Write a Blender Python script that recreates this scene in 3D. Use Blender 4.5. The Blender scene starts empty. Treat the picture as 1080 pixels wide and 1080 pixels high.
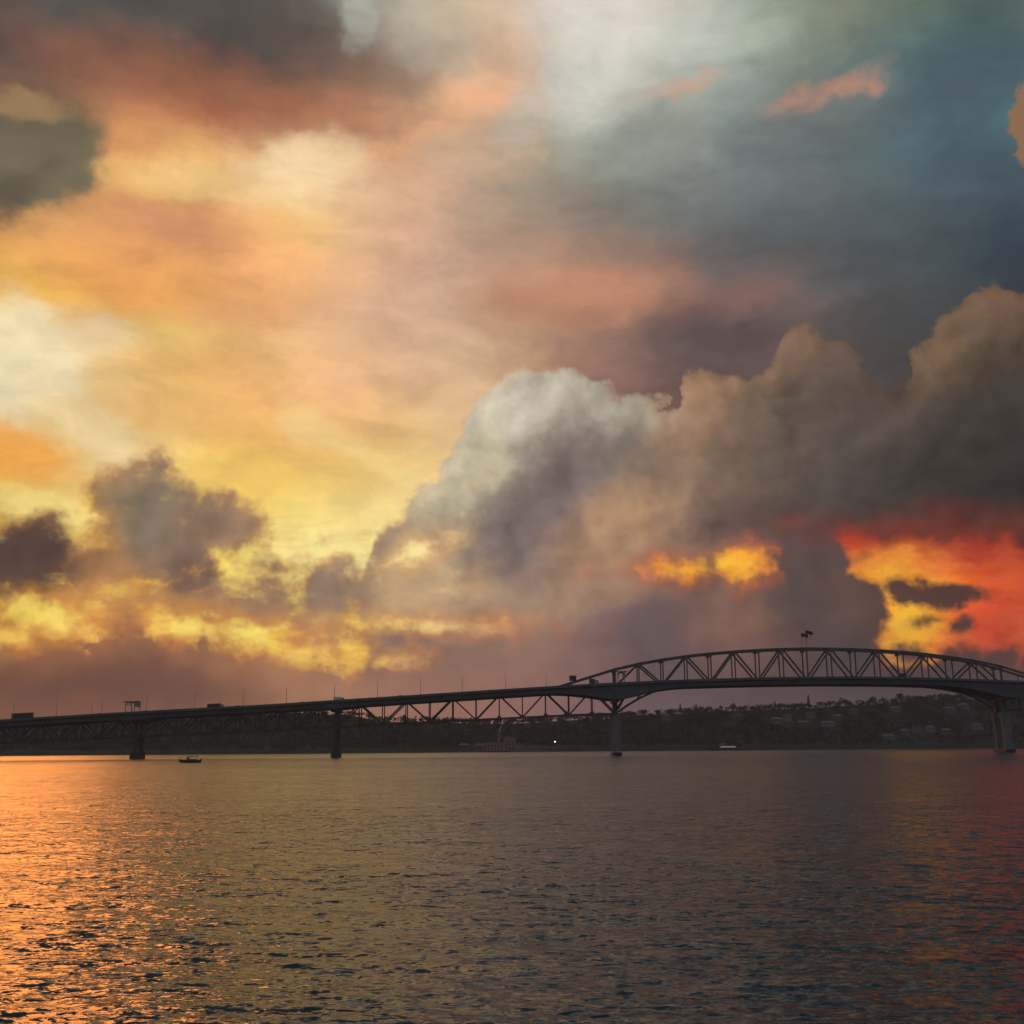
import bpy, bmesh, math, random
import numpy as np
from mathutils import Vector, Matrix

scene = bpy.context.scene
COL = scene.collection
R = math.radians
random.seed(7)
rng = np.random.default_rng(7)

# ------------------------------------------------------------------ camera
cam_d = bpy.data.cameras.new("camera")
cam_d.sensor_width = 36.0
cam_d.lens = 39.5
cam_d.clip_start = 0.5
cam_d.clip_end = 60000.0
cam = bpy.data.objects.new("camera", cam_d)
COL.objects.link(cam)
PITCH, ROLL = R(11.85), R(0.45)
fwd = Vector((0, math.cos(PITCH), math.sin(PITCH)))
up0 = Vector((0, -math.sin(PITCH), math.cos(PITCH)))
right = Vector((1, 0, 0)) * math.cos(ROLL) - up0 * math.sin(ROLL)
up = Vector((1, 0, 0)) * math.sin(ROLL) + up0 * math.cos(ROLL)
m = Matrix.Identity(4)
for i in range(3):
    m[i][0], m[i][1], m[i][2] = right[i], up[i], -fwd[i]
m.translation = Vector((0, 0, 5.0))
cam.matrix_world = m
scene.camera = cam

scene.view_settings.view_transform = 'Standard'
scene.view_settings.look = 'None'
scene.view_settings.exposure = 0.0
scene.view_settings.gamma = 1.0
scene.render.resolution_x = scene.render.resolution_y = 1024
scene.cycles.max_bounces = 6
scene.cycles.sample_clamp_indirect = 4.0
scene.cycles.use_denoising = True
scene.cycles.use_adaptive_sampling = True
scene.cycles.adaptive_threshold = 0.02
scene.cycles.adaptive_min_samples = 24

# ------------------------------------------------------------------ sun and sky
SUN_AZ, SUN_EL = -27.0, 12.0            # degrees; azimuth measured from +Y towards +X
sun_d = bpy.data.lights.new("sun", 'SUN')
sun_d.energy = 0.3
sun_d.angle = R(16.0)                   # the sun stands behind thick cloud
sun_d.color = (1.0, 0.28, 0.055)
sun = bpy.data.objects.new("sun", sun_d)
COL.objects.link(sun)
sd = Vector((math.sin(R(SUN_AZ)) * math.cos(R(SUN_EL)), math.cos(R(SUN_AZ)) * math.cos(R(SUN_EL)), math.sin(R(SUN_EL))))
sun.rotation_mode = 'QUATERNION'
sun.rotation_quaternion = sd.to_track_quat('Z', 'Y')

# Sunset cloudscape, tabulated over the sky by azimuth (columns, -30 to 30 degrees
# in steps of 2) and elevation (rows).
EL_BACK = [0.0, 1.25, 2.5, 3.75, 5.0, 6.25, 7.5, 8.75, 10.0, 11.25, 12.5, 13.75, 14.0, 16.0, 18.0, 20.0, 22.0, 24.0, 26.0, 28.0, 30.0, 32.0, 34.0, 36.0]
BACK_ROWS = [
    ((216, 136, 70), (216, 136, 70), (216, 136, 70), (216, 136, 70), (217, 137, 70), (213, 134, 71), (209, 133, 75), (206, 133, 80), (206, 133, 85), (203, 132, 89), (197, 129, 91), (189, 125, 90), (182, 119, 90), (174, 115, 93), (163, 110, 95), (149, 105, 96), (136, 98, 96), (121, 90, 94), (109, 84, 90), (103, 83, 90), (98, 78, 87), (93, 74, 82), (88, 72, 78), (86, 70, 76), (86, 70, 76), (84, 69, 75), (82, 68, 74), (80, 66, 72), (80, 66, 72), (80, 66, 72), (80, 66, 72)),
    ((222, 142, 71), (222, 142, 71), (222, 142, 71), (222, 142, 71), (223, 143, 71), (216, 138, 73), (213, 137, 76), (212, 138, 81), (209, 138, 85), (205, 135, 89), (199, 132, 91), (192, 127, 92), (185, 122, 91), (177, 117, 93), (165, 111, 95), (149, 105, 96), (137, 98, 96), (122, 91, 94), (110, 85, 91), (105, 83, 90), (99, 79, 87), (93, 75, 82), (88, 72, 78), (86, 70, 76), (86, 70, 76), (84, 69, 75), (82, 68, 74), (80, 66, 72), (80, 66, 72), (80, 66, 72), (80, 66, 72)),
    ((225, 148, 77), (225, 148, 77), (225, 148, 76), (225, 148, 76), (225, 148, 76), (221, 145, 76), (218, 144, 80), (217, 145, 84), (215, 145, 88), (213, 145, 91), (208, 143, 94), (198, 137, 96), (184, 127, 96), (174, 120, 96), (163, 113, 97), (150, 107, 98), (139, 102, 98), (126, 95, 95), (114, 88, 92), (108, 86, 92), (102, 82, 87), (96, 77, 82), (90, 73, 78), (91, 71, 75), (98, 73, 73), (104, 73, 70), (103, 69, 64), (96, 63, 59), (97, 63, 58), (98, 62, 58), (99, 62, 57)),
    ((234, 168, 86), (233, 167, 86), (233, 166, 85), (232, 165, 85), (232, 164, 85), (232, 164, 86), (231, 169, 90), (231, 173, 94), (232, 175, 96), (232, 179, 97), (230, 178, 97), (222, 172, 100), (207, 160, 105), (195, 148, 106), (180, 133, 105), (161, 117, 102), (148, 109, 98), (134, 101, 94), (122, 92, 91), (115, 89, 91), (110, 84, 86), (106, 79, 80), (107, 76, 76), (118, 73, 71), (164, 109, 66), (203, 135, 62), (183, 88, 59), (164, 78, 58), (166, 79, 58), (171, 80, 58), (177, 81, 58)),
    ((246, 198, 91), (246, 197, 91), (245, 195, 91), (245, 194, 92), (245, 197, 99), (243, 190, 93), (246, 201, 100), (249, 214, 107), (251, 218, 106), (252, 219, 101), (252, 219, 96), (252, 217, 98), (251, 213, 114), (243, 199, 124), (222, 173, 121), (192, 140, 106), (171, 121, 98), (156, 108, 91), (147, 100, 86), (144, 97, 85), (143, 92, 79), (146, 87, 73), (159, 83, 69), (182, 85, 62), (225, 144, 60), (252, 184, 60), (227, 103, 55), (206, 90, 56), (206, 90, 56), (208, 91, 56), (211, 92, 56)),
    ((250, 213, 94), (250, 213, 94), (250, 212, 93), (250, 214, 96), (251, 221, 108), (250, 203, 93), (251, 211, 98), (252, 222, 108), (252, 224, 111), (252, 220, 104), (252, 217, 100), (252, 217, 102), (252, 220, 116), (250, 216, 135), (243, 198, 134), (230, 169, 110), (210, 142, 100), (197, 125, 90), (193, 117, 80), (196, 115, 75), (198, 112, 69), (204, 106, 63), (219, 100, 57), (237, 113, 53), (251, 163, 56), (252, 191, 60), (236, 107, 52), (212, 88, 52), (207, 86, 51), (207, 85, 51), (206, 84, 50)),
    ((250, 221, 110), (250, 220, 108), (250, 219, 106), (250, 220, 104), (250, 221, 104), (250, 207, 96), (250, 208, 97), (251, 216, 105), (252, 223, 116), (252, 225, 120), (252, 226, 127), (252, 224, 131), (250, 221, 130), (248, 209, 139), (241, 191, 132), (230, 170, 110), (223, 156, 103), (216, 142, 94), (212, 131, 83), (220, 133, 72), (228, 138, 67), (235, 139, 62), (242, 127, 51), (248, 139, 49), (253, 168, 54), (252, 179, 60), (238, 114, 52), (209, 86, 49), (202, 81, 49), (201, 81, 48), (200, 80, 48)),
    ((250, 223, 120), (250, 224, 120), (250, 224, 120), (250, 225, 120), (250, 224, 116), (250, 210, 102), (250, 209, 99), (250, 213, 102), (250, 222, 114), (252, 230, 144), (252, 233, 155), (252, 234, 157), (252, 233, 156), (248, 222, 154), (243, 202, 135), (239, 178, 101), (238, 164, 86), (238, 153, 80), (240, 149, 78), (247, 167, 64), (251, 188, 60), (252, 188, 60), (250, 147, 51), (245, 134, 50), (235, 135, 54), (220, 131, 56), (199, 94, 50), (172, 70, 46), (159, 63, 45), (151, 60, 45), (143, 56, 44)),
    ((244, 212, 108), (245, 214, 111), (247, 216, 113), (248, 221, 120), (249, 222, 123), (246, 205, 105), (246, 207, 107), (247, 214, 110), (249, 221, 118), (250, 228, 139), (251, 231, 149), (251, 231, 154), (251, 230, 156), (247, 222, 156), (243, 205, 136), (240, 180, 100), (237, 166, 84), (236, 149, 76), (237, 134, 71), (242, 145, 64), (245, 155, 59), (245, 148, 55), (237, 102, 50), (207, 79, 51), (174, 67, 50), (146, 59, 47), (132, 57, 45), (119, 52, 43), (112, 49, 43), (105, 48, 42), (98, 47, 42)),
    ((240, 194, 94), (240, 197, 96), (240, 200, 97), (241, 208, 111), (242, 211, 125), (240, 187, 91), (240, 191, 96), (243, 201, 104), (245, 209, 112), (246, 214, 121), (247, 218, 131), (248, 221, 142), (248, 222, 152), (244, 218, 154), (240, 203, 140), (234, 180, 112), (228, 167, 98), (224, 149, 84), (222, 129, 69), (223, 125, 63), (221, 120, 58), (203, 105, 54), (142, 71, 49), (110, 57, 47), (102, 54, 46), (97, 52, 45), (94, 51, 44), (89, 48, 44), (85, 47, 44), (82, 47, 44), (79, 48, 45)),
    ((240, 176, 84), (240, 179, 86), (240, 182, 88), (240, 191, 100), (241, 201, 120), (240, 196, 115), (240, 195, 109), (242, 199, 107), (244, 202, 108), (244, 204, 111), (245, 207, 119), (246, 211, 131), (245, 213, 143), (242, 212, 149), (236, 200, 141), (228, 180, 122), (219, 165, 109), (211, 147, 93), (203, 127, 75), (197, 115, 68), (186, 104, 64), (164, 91, 60), (118, 69, 55), (97, 60, 53), (91, 57, 51), (85, 55, 49), (79, 53, 48), (73, 50, 47), (68, 49, 47), (65, 49, 47), (62, 50, 48)),
    ((240, 182, 106), (240, 177, 97), (240, 173, 89), (240, 176, 91), (240, 192, 117), (240, 206, 142), (240, 202, 125), (241, 200, 111), (243, 198, 105), (244, 198, 107), (245, 199, 113), (244, 202, 122), (243, 205, 131), (241, 206, 142), (235, 198, 140), (224, 180, 127), (213, 163, 114), (199, 143, 99), (183, 123, 84), (168, 110, 77), (149, 97, 72), (127, 83, 68), (101, 71, 63), (87, 65, 59), (80, 60, 56), (72, 58, 54), (68, 56, 52), (63, 53, 50), (60, 52, 50), (61, 53, 51), (61, 54, 52)),
    ((240, 187, 115), (240, 182, 106), (240, 178, 98), (240, 180, 99), (240, 192, 119), (240, 208, 147), (240, 204, 128), (241, 200, 112), (243, 198, 104), (244, 197, 106), (244, 197, 112), (244, 200, 120), (243, 203, 129), (241, 205, 140), (234, 197, 140), (223, 180, 128), (211, 162, 115), (197, 142, 100), (180, 122, 86), (162, 108, 79), (142, 95, 74), (119, 81, 69), (97, 72, 64), (85, 66, 60), (78, 61, 57), (73, 59, 55), (68, 57, 53), (63, 54, 51), (61, 53, 51), (61, 53, 52), (61, 54, 53)),
    ((240, 220, 175), (240, 220, 175), (240, 217, 170), (240, 213, 159), (240, 204, 141), (241, 193, 125), (241, 191, 118), (242, 189, 113), (243, 188, 111), (243, 188, 113), (243, 189, 120), (242, 191, 126), (238, 193, 130), (236, 196, 140), (228, 190, 140), (214, 174, 130), (190, 148, 114), (168, 125, 100), (151, 110, 90), (134, 99, 84), (117, 89, 80), (104, 81, 75), (93, 77, 72), (86, 73, 69), (82, 70, 66), (78, 68, 64), (72, 65, 62), (66, 61, 60), (62, 58, 58), (62, 58, 59), (61, 59, 59)),
    ((238, 218, 172), (238, 218, 173), (239, 219, 173), (239, 216, 168), (239, 207, 150), (241, 194, 125), (241, 191, 116), (242, 186, 115), (242, 184, 118), (241, 183, 124), (241, 185, 133), (237, 186, 139), (232, 185, 141), (228, 187, 145), (219, 181, 141), (204, 164, 129), (170, 132, 110), (145, 110, 97), (134, 102, 93), (120, 94, 88), (108, 87, 83), (99, 82, 79), (94, 81, 77), (90, 79, 75), (84, 75, 73), (76, 72, 71), (72, 69, 67), (67, 64, 63), (60, 60, 61), (60, 60, 62), (59, 60, 63)),
    ((236, 190, 112), (236, 195, 123), (237, 200, 133), (238, 201, 139), (239, 199, 136), (240, 197, 128), (240, 197, 118), (240, 192, 116), (239, 189, 121), (236, 188, 130), (235, 187, 138), (230, 184, 143), (222, 179, 144), (217, 177, 143), (207, 169, 136), (193, 153, 122), (176, 136, 111), (161, 124, 105), (149, 116, 103), (127, 103, 95), (108, 90, 86), (96, 82, 80), (98, 84, 81), (96, 84, 80), (86, 80, 78), (76, 76, 77), (71, 73, 74), (65, 68, 70), (56, 60, 66), (55, 60, 67), (55, 60, 67)),
    ((219, 164, 90), (223, 168, 90), (227, 172, 90), (236, 176, 93), (240, 171, 92), (240, 167, 95), (240, 173, 98), (240, 174, 106), (240, 174, 114), (239, 176, 122), (233, 181, 135), (225, 179, 142), (217, 173, 143), (211, 171, 143), (203, 162, 134), (193, 148, 120), (186, 139, 113), (177, 131, 108), (165, 120, 103), (144, 109, 98), (127, 101, 94), (120, 98, 92), (113, 96, 91), (103, 92, 89), (92, 88, 87), (82, 83, 84), (73, 79, 82), (64, 73, 79), (55, 63, 72), (55, 64, 73), (55, 66, 75)),
    ((172, 132, 87), (187, 141, 88), (202, 148, 90), (222, 161, 99), (225, 161, 102), (223, 156, 101), (223, 156, 101), (231, 163, 107), (238, 171, 113), (240, 178, 120), (231, 179, 133), (222, 176, 140), (214, 169, 141), (206, 166, 141), (198, 158, 134), (189, 145, 122), (183, 140, 116), (175, 133, 111), (161, 122, 106), (142, 114, 104), (125, 109, 103), (117, 106, 101), (109, 103, 100), (101, 100, 99), (88, 93, 95), (80, 89, 92), (73, 85, 89), (67, 79, 86), (59, 72, 81), (60, 74, 83), (63, 77, 85)),
    ((115, 102, 82), (109, 99, 80), (125, 107, 82), (152, 123, 89), (203, 148, 98), (225, 160, 105), (222, 160, 109), (228, 167, 113), (235, 180, 119), (239, 192, 125), (230, 185, 134), (221, 176, 138), (212, 168, 138), (201, 163, 137), (188, 156, 132), (171, 146, 125), (158, 137, 121), (145, 129, 116), (132, 124, 113), (120, 119, 113), (111, 115, 113), (105, 110, 109), (103, 109, 109), (100, 107, 108), (90, 100, 103), (84, 99, 105), (80, 98, 108), (76, 92, 105), (71, 86, 94), (71, 89, 96), (73, 95, 101)),
    ((150, 120, 90), (142, 116, 88), (136, 112, 86), (144, 114, 86), (192, 138, 93), (226, 162, 102), (232, 176, 112), (238, 186, 120), (239, 194, 135), (238, 199, 148), (236, 198, 151), (231, 191, 149), (224, 180, 143), (216, 174, 143), (198, 165, 140), (171, 153, 133), (156, 145, 129), (144, 140, 126), (134, 136, 126), (125, 130, 124), (118, 123, 120), (113, 120, 120), (110, 118, 118), (105, 114, 115), (97, 109, 110), (90, 107, 112), (83, 102, 112), (81, 96, 107), (78, 105, 112), (80, 114, 119), (77, 110, 115)),
    ((108, 82, 72), (118, 91, 76), (130, 100, 80), (149, 108, 83), (173, 120, 87), (190, 130, 89), (193, 131, 90), (191, 125, 87), (191, 133, 97), (194, 145, 110), (201, 150, 115), (209, 159, 122), (217, 168, 129), (224, 174, 135), (217, 173, 139), (196, 165, 140), (174, 163, 144), (158, 162, 148), (155, 159, 147), (152, 155, 143), (147, 150, 139), (137, 146, 140), (127, 136, 132), (117, 122, 118), (109, 117, 116), (96, 110, 113), (84, 103, 109), (77, 94, 103), (69, 93, 102), (64, 87, 96), (60, 80, 90)),
    ((83, 73, 69), (88, 74, 69), (97, 77, 70), (110, 82, 72), (108, 81, 72), (120, 89, 75), (131, 94, 76), (137, 94, 76), (147, 100, 79), (156, 109, 86), (165, 117, 93), (182, 135, 107), (201, 156, 123), (220, 170, 131), (227, 177, 139), (221, 176, 146), (198, 181, 161), (181, 185, 171), (184, 185, 172), (182, 183, 170), (176, 178, 165), (164, 172, 162), (146, 155, 145), (123, 131, 121), (110, 125, 119), (99, 120, 118), (89, 111, 113), (77, 98, 102), (73, 93, 96), (75, 95, 95), (81, 101, 97)),
    ((75, 72, 70), (75, 72, 70), (84, 81, 77), (95, 91, 84), (86, 80, 75), (87, 78, 73), (93, 79, 73), (99, 82, 75), (110, 86, 75), (128, 100, 84), (146, 123, 107), (165, 146, 129), (186, 167, 147), (200, 174, 150), (209, 177, 150), (215, 180, 152), (210, 189, 169), (206, 198, 186), (209, 204, 194), (205, 203, 194), (195, 197, 186), (183, 188, 177), (161, 169, 156), (133, 142, 127), (121, 130, 116), (110, 121, 108), (99, 115, 101), (94, 110, 98), (88, 106, 98), (84, 104, 98), (84, 104, 98)),
    ((75, 72, 70), (75, 72, 70), (86, 83, 78), (94, 91, 84), (81, 79, 75), (78, 76, 73), (79, 77, 74), (85, 80, 76), (83, 78, 73), (99, 95, 88), (144, 144, 133), (164, 162, 147), (175, 169, 150), (190, 176, 153), (203, 182, 156), (214, 188, 162), (215, 197, 180), (214, 205, 196), (215, 206, 199), (211, 202, 192), (200, 195, 180), (187, 190, 177), (168, 176, 162), (142, 150, 133), (128, 133, 115), (115, 122, 105), (101, 116, 100), (94, 110, 98), (89, 106, 98), (84, 104, 98), (84, 104, 98)),
]
EL_FRONT = [0.0, 1.25, 2.5, 3.75, 5.0, 6.25, 7.5, 8.75, 10.0, 11.25, 12.5, 13.75, 14.0, 16.0, 18.0, 20.0, 22.0, 24.0, 26.0]
FRONT_ROWS = [
    ((135, 88, 64), (135, 88, 64), (135, 88, 64), (135, 88, 64), (130, 85, 64), (130, 85, 65), (129, 87, 70), (133, 92, 75), (145, 100, 78), (157, 110, 84), (161, 114, 89), (160, 114, 92), (160, 112, 92), (160, 111, 93), (155, 108, 95), (146, 104, 96), (134, 98, 96), (122, 91, 93), (110, 85, 90), (103, 83, 88), (97, 78, 85), (92, 74, 81), (88, 72, 78), (85, 70, 74), (83, 69, 74), (81, 67, 73), (80, 66, 72), (78, 64, 70), (78, 64, 70), (78, 64, 70), (78, 64, 70)),
    ((135, 88, 64), (135, 88, 64), (135, 88, 64), (135, 88, 64), (130, 85, 64), (130, 85, 65), (129, 87, 70), (133, 92, 75), (145, 100, 78), (157, 110, 84), (161, 114, 89), (160, 114, 92), (160, 112, 92), (160, 111, 93), (155, 108, 95), (146, 104, 96), (135, 98, 96), (122, 91, 93), (110, 85, 90), (103, 83, 88), (97, 79, 85), (92, 75, 81), (88, 72, 78), (85, 70, 75), (83, 69, 74), (81, 67, 73), (80, 66, 72), (78, 64, 70), (78, 64, 70), (78, 64, 70), (78, 64, 70)),
    ((121, 81, 63), (122, 81, 63), (123, 81, 63), (123, 81, 63), (120, 79, 63), (122, 81, 65), (124, 85, 69), (131, 90, 73), (143, 98, 76), (157, 109, 83), (163, 115, 89), (162, 116, 93), (158, 112, 93), (156, 111, 94), (153, 109, 95), (147, 106, 96), (138, 101, 96), (125, 94, 93), (110, 86, 87), (101, 82, 85), (96, 77, 81), (91, 74, 77), (85, 71, 73), (81, 68, 71), (78, 65, 68), (77, 63, 65), (76, 63, 63), (72, 59, 59), (71, 59, 58), (71, 59, 57), (70, 58, 57)),
    ((138, 93, 64), (136, 92, 64), (134, 91, 64), (133, 89, 64), (128, 85, 64), (126, 84, 67), (127, 87, 70), (134, 91, 73), (145, 99, 76), (161, 113, 83), (167, 119, 90), (163, 118, 94), (152, 112, 95), (149, 111, 96), (149, 111, 96), (149, 111, 97), (143, 107, 98), (127, 98, 93), (109, 87, 86), (99, 81, 83), (102, 81, 80), (102, 79, 76), (85, 70, 69), (79, 66, 67), (76, 63, 63), (74, 60, 59), (74, 59, 57), (75, 58, 55), (75, 58, 54), (75, 58, 54), (76, 58, 54)),
    ((176, 123, 70), (174, 121, 69), (172, 119, 69), (170, 117, 69), (166, 112, 68), (155, 104, 71), (149, 101, 74), (151, 103, 77), (158, 109, 80), (173, 123, 87), (172, 126, 92), (162, 122, 95), (147, 114, 96), (142, 112, 97), (145, 113, 98), (151, 116, 98), (146, 114, 99), (131, 103, 95), (113, 90, 88), (103, 83, 84), (114, 87, 82), (117, 88, 78), (90, 72, 69), (80, 66, 65), (76, 61, 60), (76, 58, 55), (78, 57, 52), (82, 57, 50), (83, 56, 49), (84, 56, 49), (85, 56, 48)),
    ((165, 117, 71), (169, 119, 71), (172, 121, 71), (174, 123, 71), (177, 123, 72), (180, 123, 77), (174, 120, 80), (172, 120, 82), (176, 124, 84), (179, 132, 90), (173, 131, 94), (164, 127, 96), (156, 123, 98), (149, 118, 99), (148, 118, 99), (152, 121, 100), (153, 121, 102), (143, 113, 99), (126, 99, 92), (115, 90, 86), (119, 91, 82), (118, 90, 78), (92, 74, 69), (79, 66, 64), (74, 59, 57), (72, 53, 50), (72, 52, 49), (74, 53, 47), (74, 53, 46), (72, 53, 46), (70, 52, 46)),
    ((112, 82, 65), (118, 86, 66), (124, 89, 67), (128, 92, 67), (139, 99, 70), (183, 130, 80), (179, 130, 84), (173, 128, 87), (172, 128, 91), (161, 126, 97), (156, 127, 101), (167, 138, 109), (194, 159, 121), (193, 158, 123), (181, 150, 120), (165, 140, 116), (162, 132, 111), (154, 122, 104), (139, 109, 95), (122, 95, 86), (114, 89, 82), (106, 84, 77), (88, 71, 67), (78, 65, 62), (71, 58, 56), (68, 51, 48), (67, 50, 47), (68, 51, 46), (69, 51, 46), (68, 50, 46), (68, 50, 46)),
    ((88, 66, 60), (88, 67, 60), (88, 67, 60), (87, 67, 61), (103, 78, 67), (169, 121, 78), (135, 104, 81), (123, 99, 85), (143, 114, 91), (147, 118, 94), (143, 118, 97), (153, 130, 106), (186, 157, 121), (191, 161, 125), (170, 144, 118), (139, 118, 106), (162, 134, 112), (167, 133, 109), (147, 113, 97), (118, 91, 84), (104, 81, 77), (98, 79, 74), (86, 71, 67), (78, 65, 62), (74, 60, 57), (71, 54, 50), (66, 51, 48), (63, 49, 46), (61, 49, 46), (60, 48, 46), (58, 48, 46)),
    ((113, 83, 62), (107, 79, 61), (102, 76, 60), (93, 70, 60), (100, 77, 66), (166, 128, 87), (137, 113, 90), (134, 109, 92), (157, 123, 96), (166, 133, 100), (169, 139, 107), (168, 142, 113), (165, 143, 117), (179, 157, 126), (163, 143, 120), (123, 107, 101), (144, 119, 104), (163, 130, 106), (167, 130, 104), (152, 119, 98), (127, 100, 87), (98, 79, 74), (82, 69, 66), (77, 65, 62), (73, 61, 58), (68, 55, 52), (61, 52, 49), (57, 48, 46), (55, 47, 45), (55, 46, 44), (54, 46, 44)),
    ((153, 109, 74), (147, 106, 71), (141, 102, 69), (126, 92, 67), (119, 90, 70), (165, 129, 89), (136, 116, 94), (138, 115, 95), (165, 128, 99), (182, 144, 106), (194, 159, 118), (190, 161, 124), (170, 148, 121), (173, 155, 128), (154, 139, 120), (117, 103, 98), (125, 106, 98), (151, 121, 102), (176, 137, 106), (160, 128, 103), (132, 107, 91), (103, 83, 76), (82, 70, 67), (72, 63, 61), (68, 60, 56), (64, 55, 52), (59, 52, 48), (55, 48, 46), (53, 47, 45), (53, 47, 45), (52, 47, 45)),
    ((181, 131, 88), (178, 128, 86), (175, 125, 84), (163, 117, 81), (151, 113, 82), (165, 130, 92), (136, 118, 97), (138, 116, 96), (164, 128, 98), (188, 148, 107), (202, 165, 121), (202, 172, 131), (187, 165, 133), (179, 163, 136), (157, 144, 126), (125, 112, 103), (116, 101, 96), (132, 110, 98), (158, 128, 104), (152, 123, 102), (133, 108, 92), (108, 89, 78), (87, 76, 69), (77, 69, 64), (71, 64, 60), (64, 58, 53), (60, 54, 51), (55, 50, 47), (52, 48, 46), (52, 48, 46), (52, 48, 46)),
    ((193, 145, 100), (192, 144, 99), (191, 142, 97), (186, 136, 93), (176, 128, 89), (170, 130, 92), (145, 121, 97), (151, 122, 97), (171, 133, 98), (188, 148, 107), (201, 164, 119), (206, 176, 134), (202, 181, 147), (192, 177, 148), (171, 159, 137), (142, 130, 116), (119, 106, 100), (118, 102, 96), (134, 115, 101), (141, 117, 99), (132, 109, 91), (110, 93, 80), (92, 81, 73), (83, 74, 68), (77, 69, 64), (68, 62, 58), (63, 57, 54), (57, 52, 49), (54, 49, 47), (55, 50, 47), (56, 51, 48)),
    ((194, 147, 102), (193, 145, 100), (192, 144, 99), (188, 138, 95), (180, 131, 91), (171, 130, 92), (148, 122, 97), (154, 125, 97), (174, 135, 99), (189, 148, 107), (201, 163, 118), (207, 176, 134), (204, 184, 150), (194, 179, 150), (173, 161, 139), (146, 135, 120), (122, 109, 102), (117, 102, 96), (131, 114, 101), (139, 116, 99), (132, 109, 91), (110, 94, 81), (93, 82, 73), (84, 75, 69), (78, 70, 65), (70, 63, 59), (64, 58, 54), (57, 53, 49), (55, 50, 47), (55, 51, 48), (56, 51, 48)),
    ((200, 150, 100), (200, 150, 100), (199, 150, 101), (199, 150, 101), (198, 150, 102), (194, 149, 103), (181, 144, 103), (179, 141, 104), (185, 144, 105), (195, 154, 109), (202, 164, 117), (209, 178, 136), (215, 195, 161), (206, 190, 161), (192, 179, 154), (174, 164, 144), (149, 138, 124), (129, 118, 108), (120, 110, 100), (144, 119, 99), (148, 118, 95), (126, 104, 88), (105, 90, 78), (94, 82, 73), (89, 77, 70), (83, 72, 63), (75, 66, 59), (67, 60, 55), (64, 58, 53), (67, 60, 54), (70, 63, 56)),
    ((200, 150, 100), (200, 150, 100), (200, 150, 100), (200, 150, 100), (200, 150, 100), (200, 150, 100), (200, 150, 100), (200, 150, 100), (200, 150, 100), (200, 150, 100), (199, 148, 97), (203, 158, 112), (211, 182, 146), (210, 191, 160), (204, 190, 163), (194, 182, 161), (188, 177, 156), (170, 159, 141), (144, 132, 116), (156, 128, 105), (158, 123, 98), (142, 113, 91), (123, 101, 83), (107, 90, 78), (97, 81, 73), (102, 85, 71), (97, 82, 67), (90, 77, 64), (87, 75, 62), (91, 77, 64), (95, 79, 65)),
    ((200, 150, 100), (200, 150, 100), (200, 150, 100), (200, 150, 100), (200, 150, 100), (200, 150, 100), (200, 150, 100), (200, 150, 100), (200, 150, 100), (200, 150, 100), (200, 150, 100), (200, 148, 98), (200, 150, 100), (205, 178, 142), (205, 192, 167), (200, 188, 165), (192, 180, 159), (175, 162, 142), (152, 135, 116), (145, 120, 100), (139, 111, 90), (132, 106, 88), (132, 106, 87), (125, 100, 83), (112, 90, 78), (114, 92, 76), (116, 94, 76), (114, 92, 74), (106, 84, 68), (109, 86, 69), (113, 87, 69)),
    ((200, 150, 100), (200, 150, 100), (200, 150, 100), (200, 150, 100), (200, 150, 100), (200, 150, 100), (200, 150, 100), (200, 150, 100), (200, 150, 100), (200, 150, 100), (200, 150, 100), (200, 149, 98), (200, 150, 101), (202, 174, 138), (203, 188, 161), (200, 187, 162), (190, 177, 156), (173, 157, 138), (152, 130, 110), (137, 113, 94), (127, 102, 86), (121, 98, 85), (124, 99, 84), (123, 97, 81), (112, 90, 78), (118, 93, 78), (128, 99, 80), (130, 100, 80), (117, 89, 71), (117, 89, 71), (117, 89, 71)),
    ((200, 150, 100), (200, 150, 100), (200, 150, 100), (200, 150, 100), (200, 150, 100), (200, 150, 100), (200, 150, 100), (200, 150, 100), (200, 150, 100), (200, 150, 100), (200, 150, 100), (200, 149, 98), (200, 150, 101), (196, 166, 131), (195, 176, 151), (195, 176, 153), (186, 167, 146), (171, 150, 131), (153, 126, 108), (134, 109, 92), (120, 98, 84), (114, 94, 83), (117, 94, 82), (117, 93, 80), (107, 87, 76), (118, 93, 77), (129, 100, 79), (131, 99, 80), (119, 91, 73), (118, 90, 72), (118, 90, 72)),
    ((200, 150, 100), (200, 150, 100), (200, 150, 100), (200, 150, 100), (200, 150, 100), (200, 150, 100), (200, 150, 100), (200, 150, 100), (200, 150, 100), (200, 150, 100), (200, 150, 100), (201, 150, 99), (200, 150, 101), (186, 150, 122), (179, 151, 133), (181, 151, 131), (175, 146, 125), (166, 136, 117), (153, 122, 107), (133, 107, 94), (117, 96, 83), (111, 92, 82), (113, 92, 81), (114, 91, 79), (105, 85, 75), (116, 92, 76), (129, 100, 79), (132, 100, 80), (120, 92, 73), (118, 90, 72), (118, 90, 72)),
]
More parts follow.
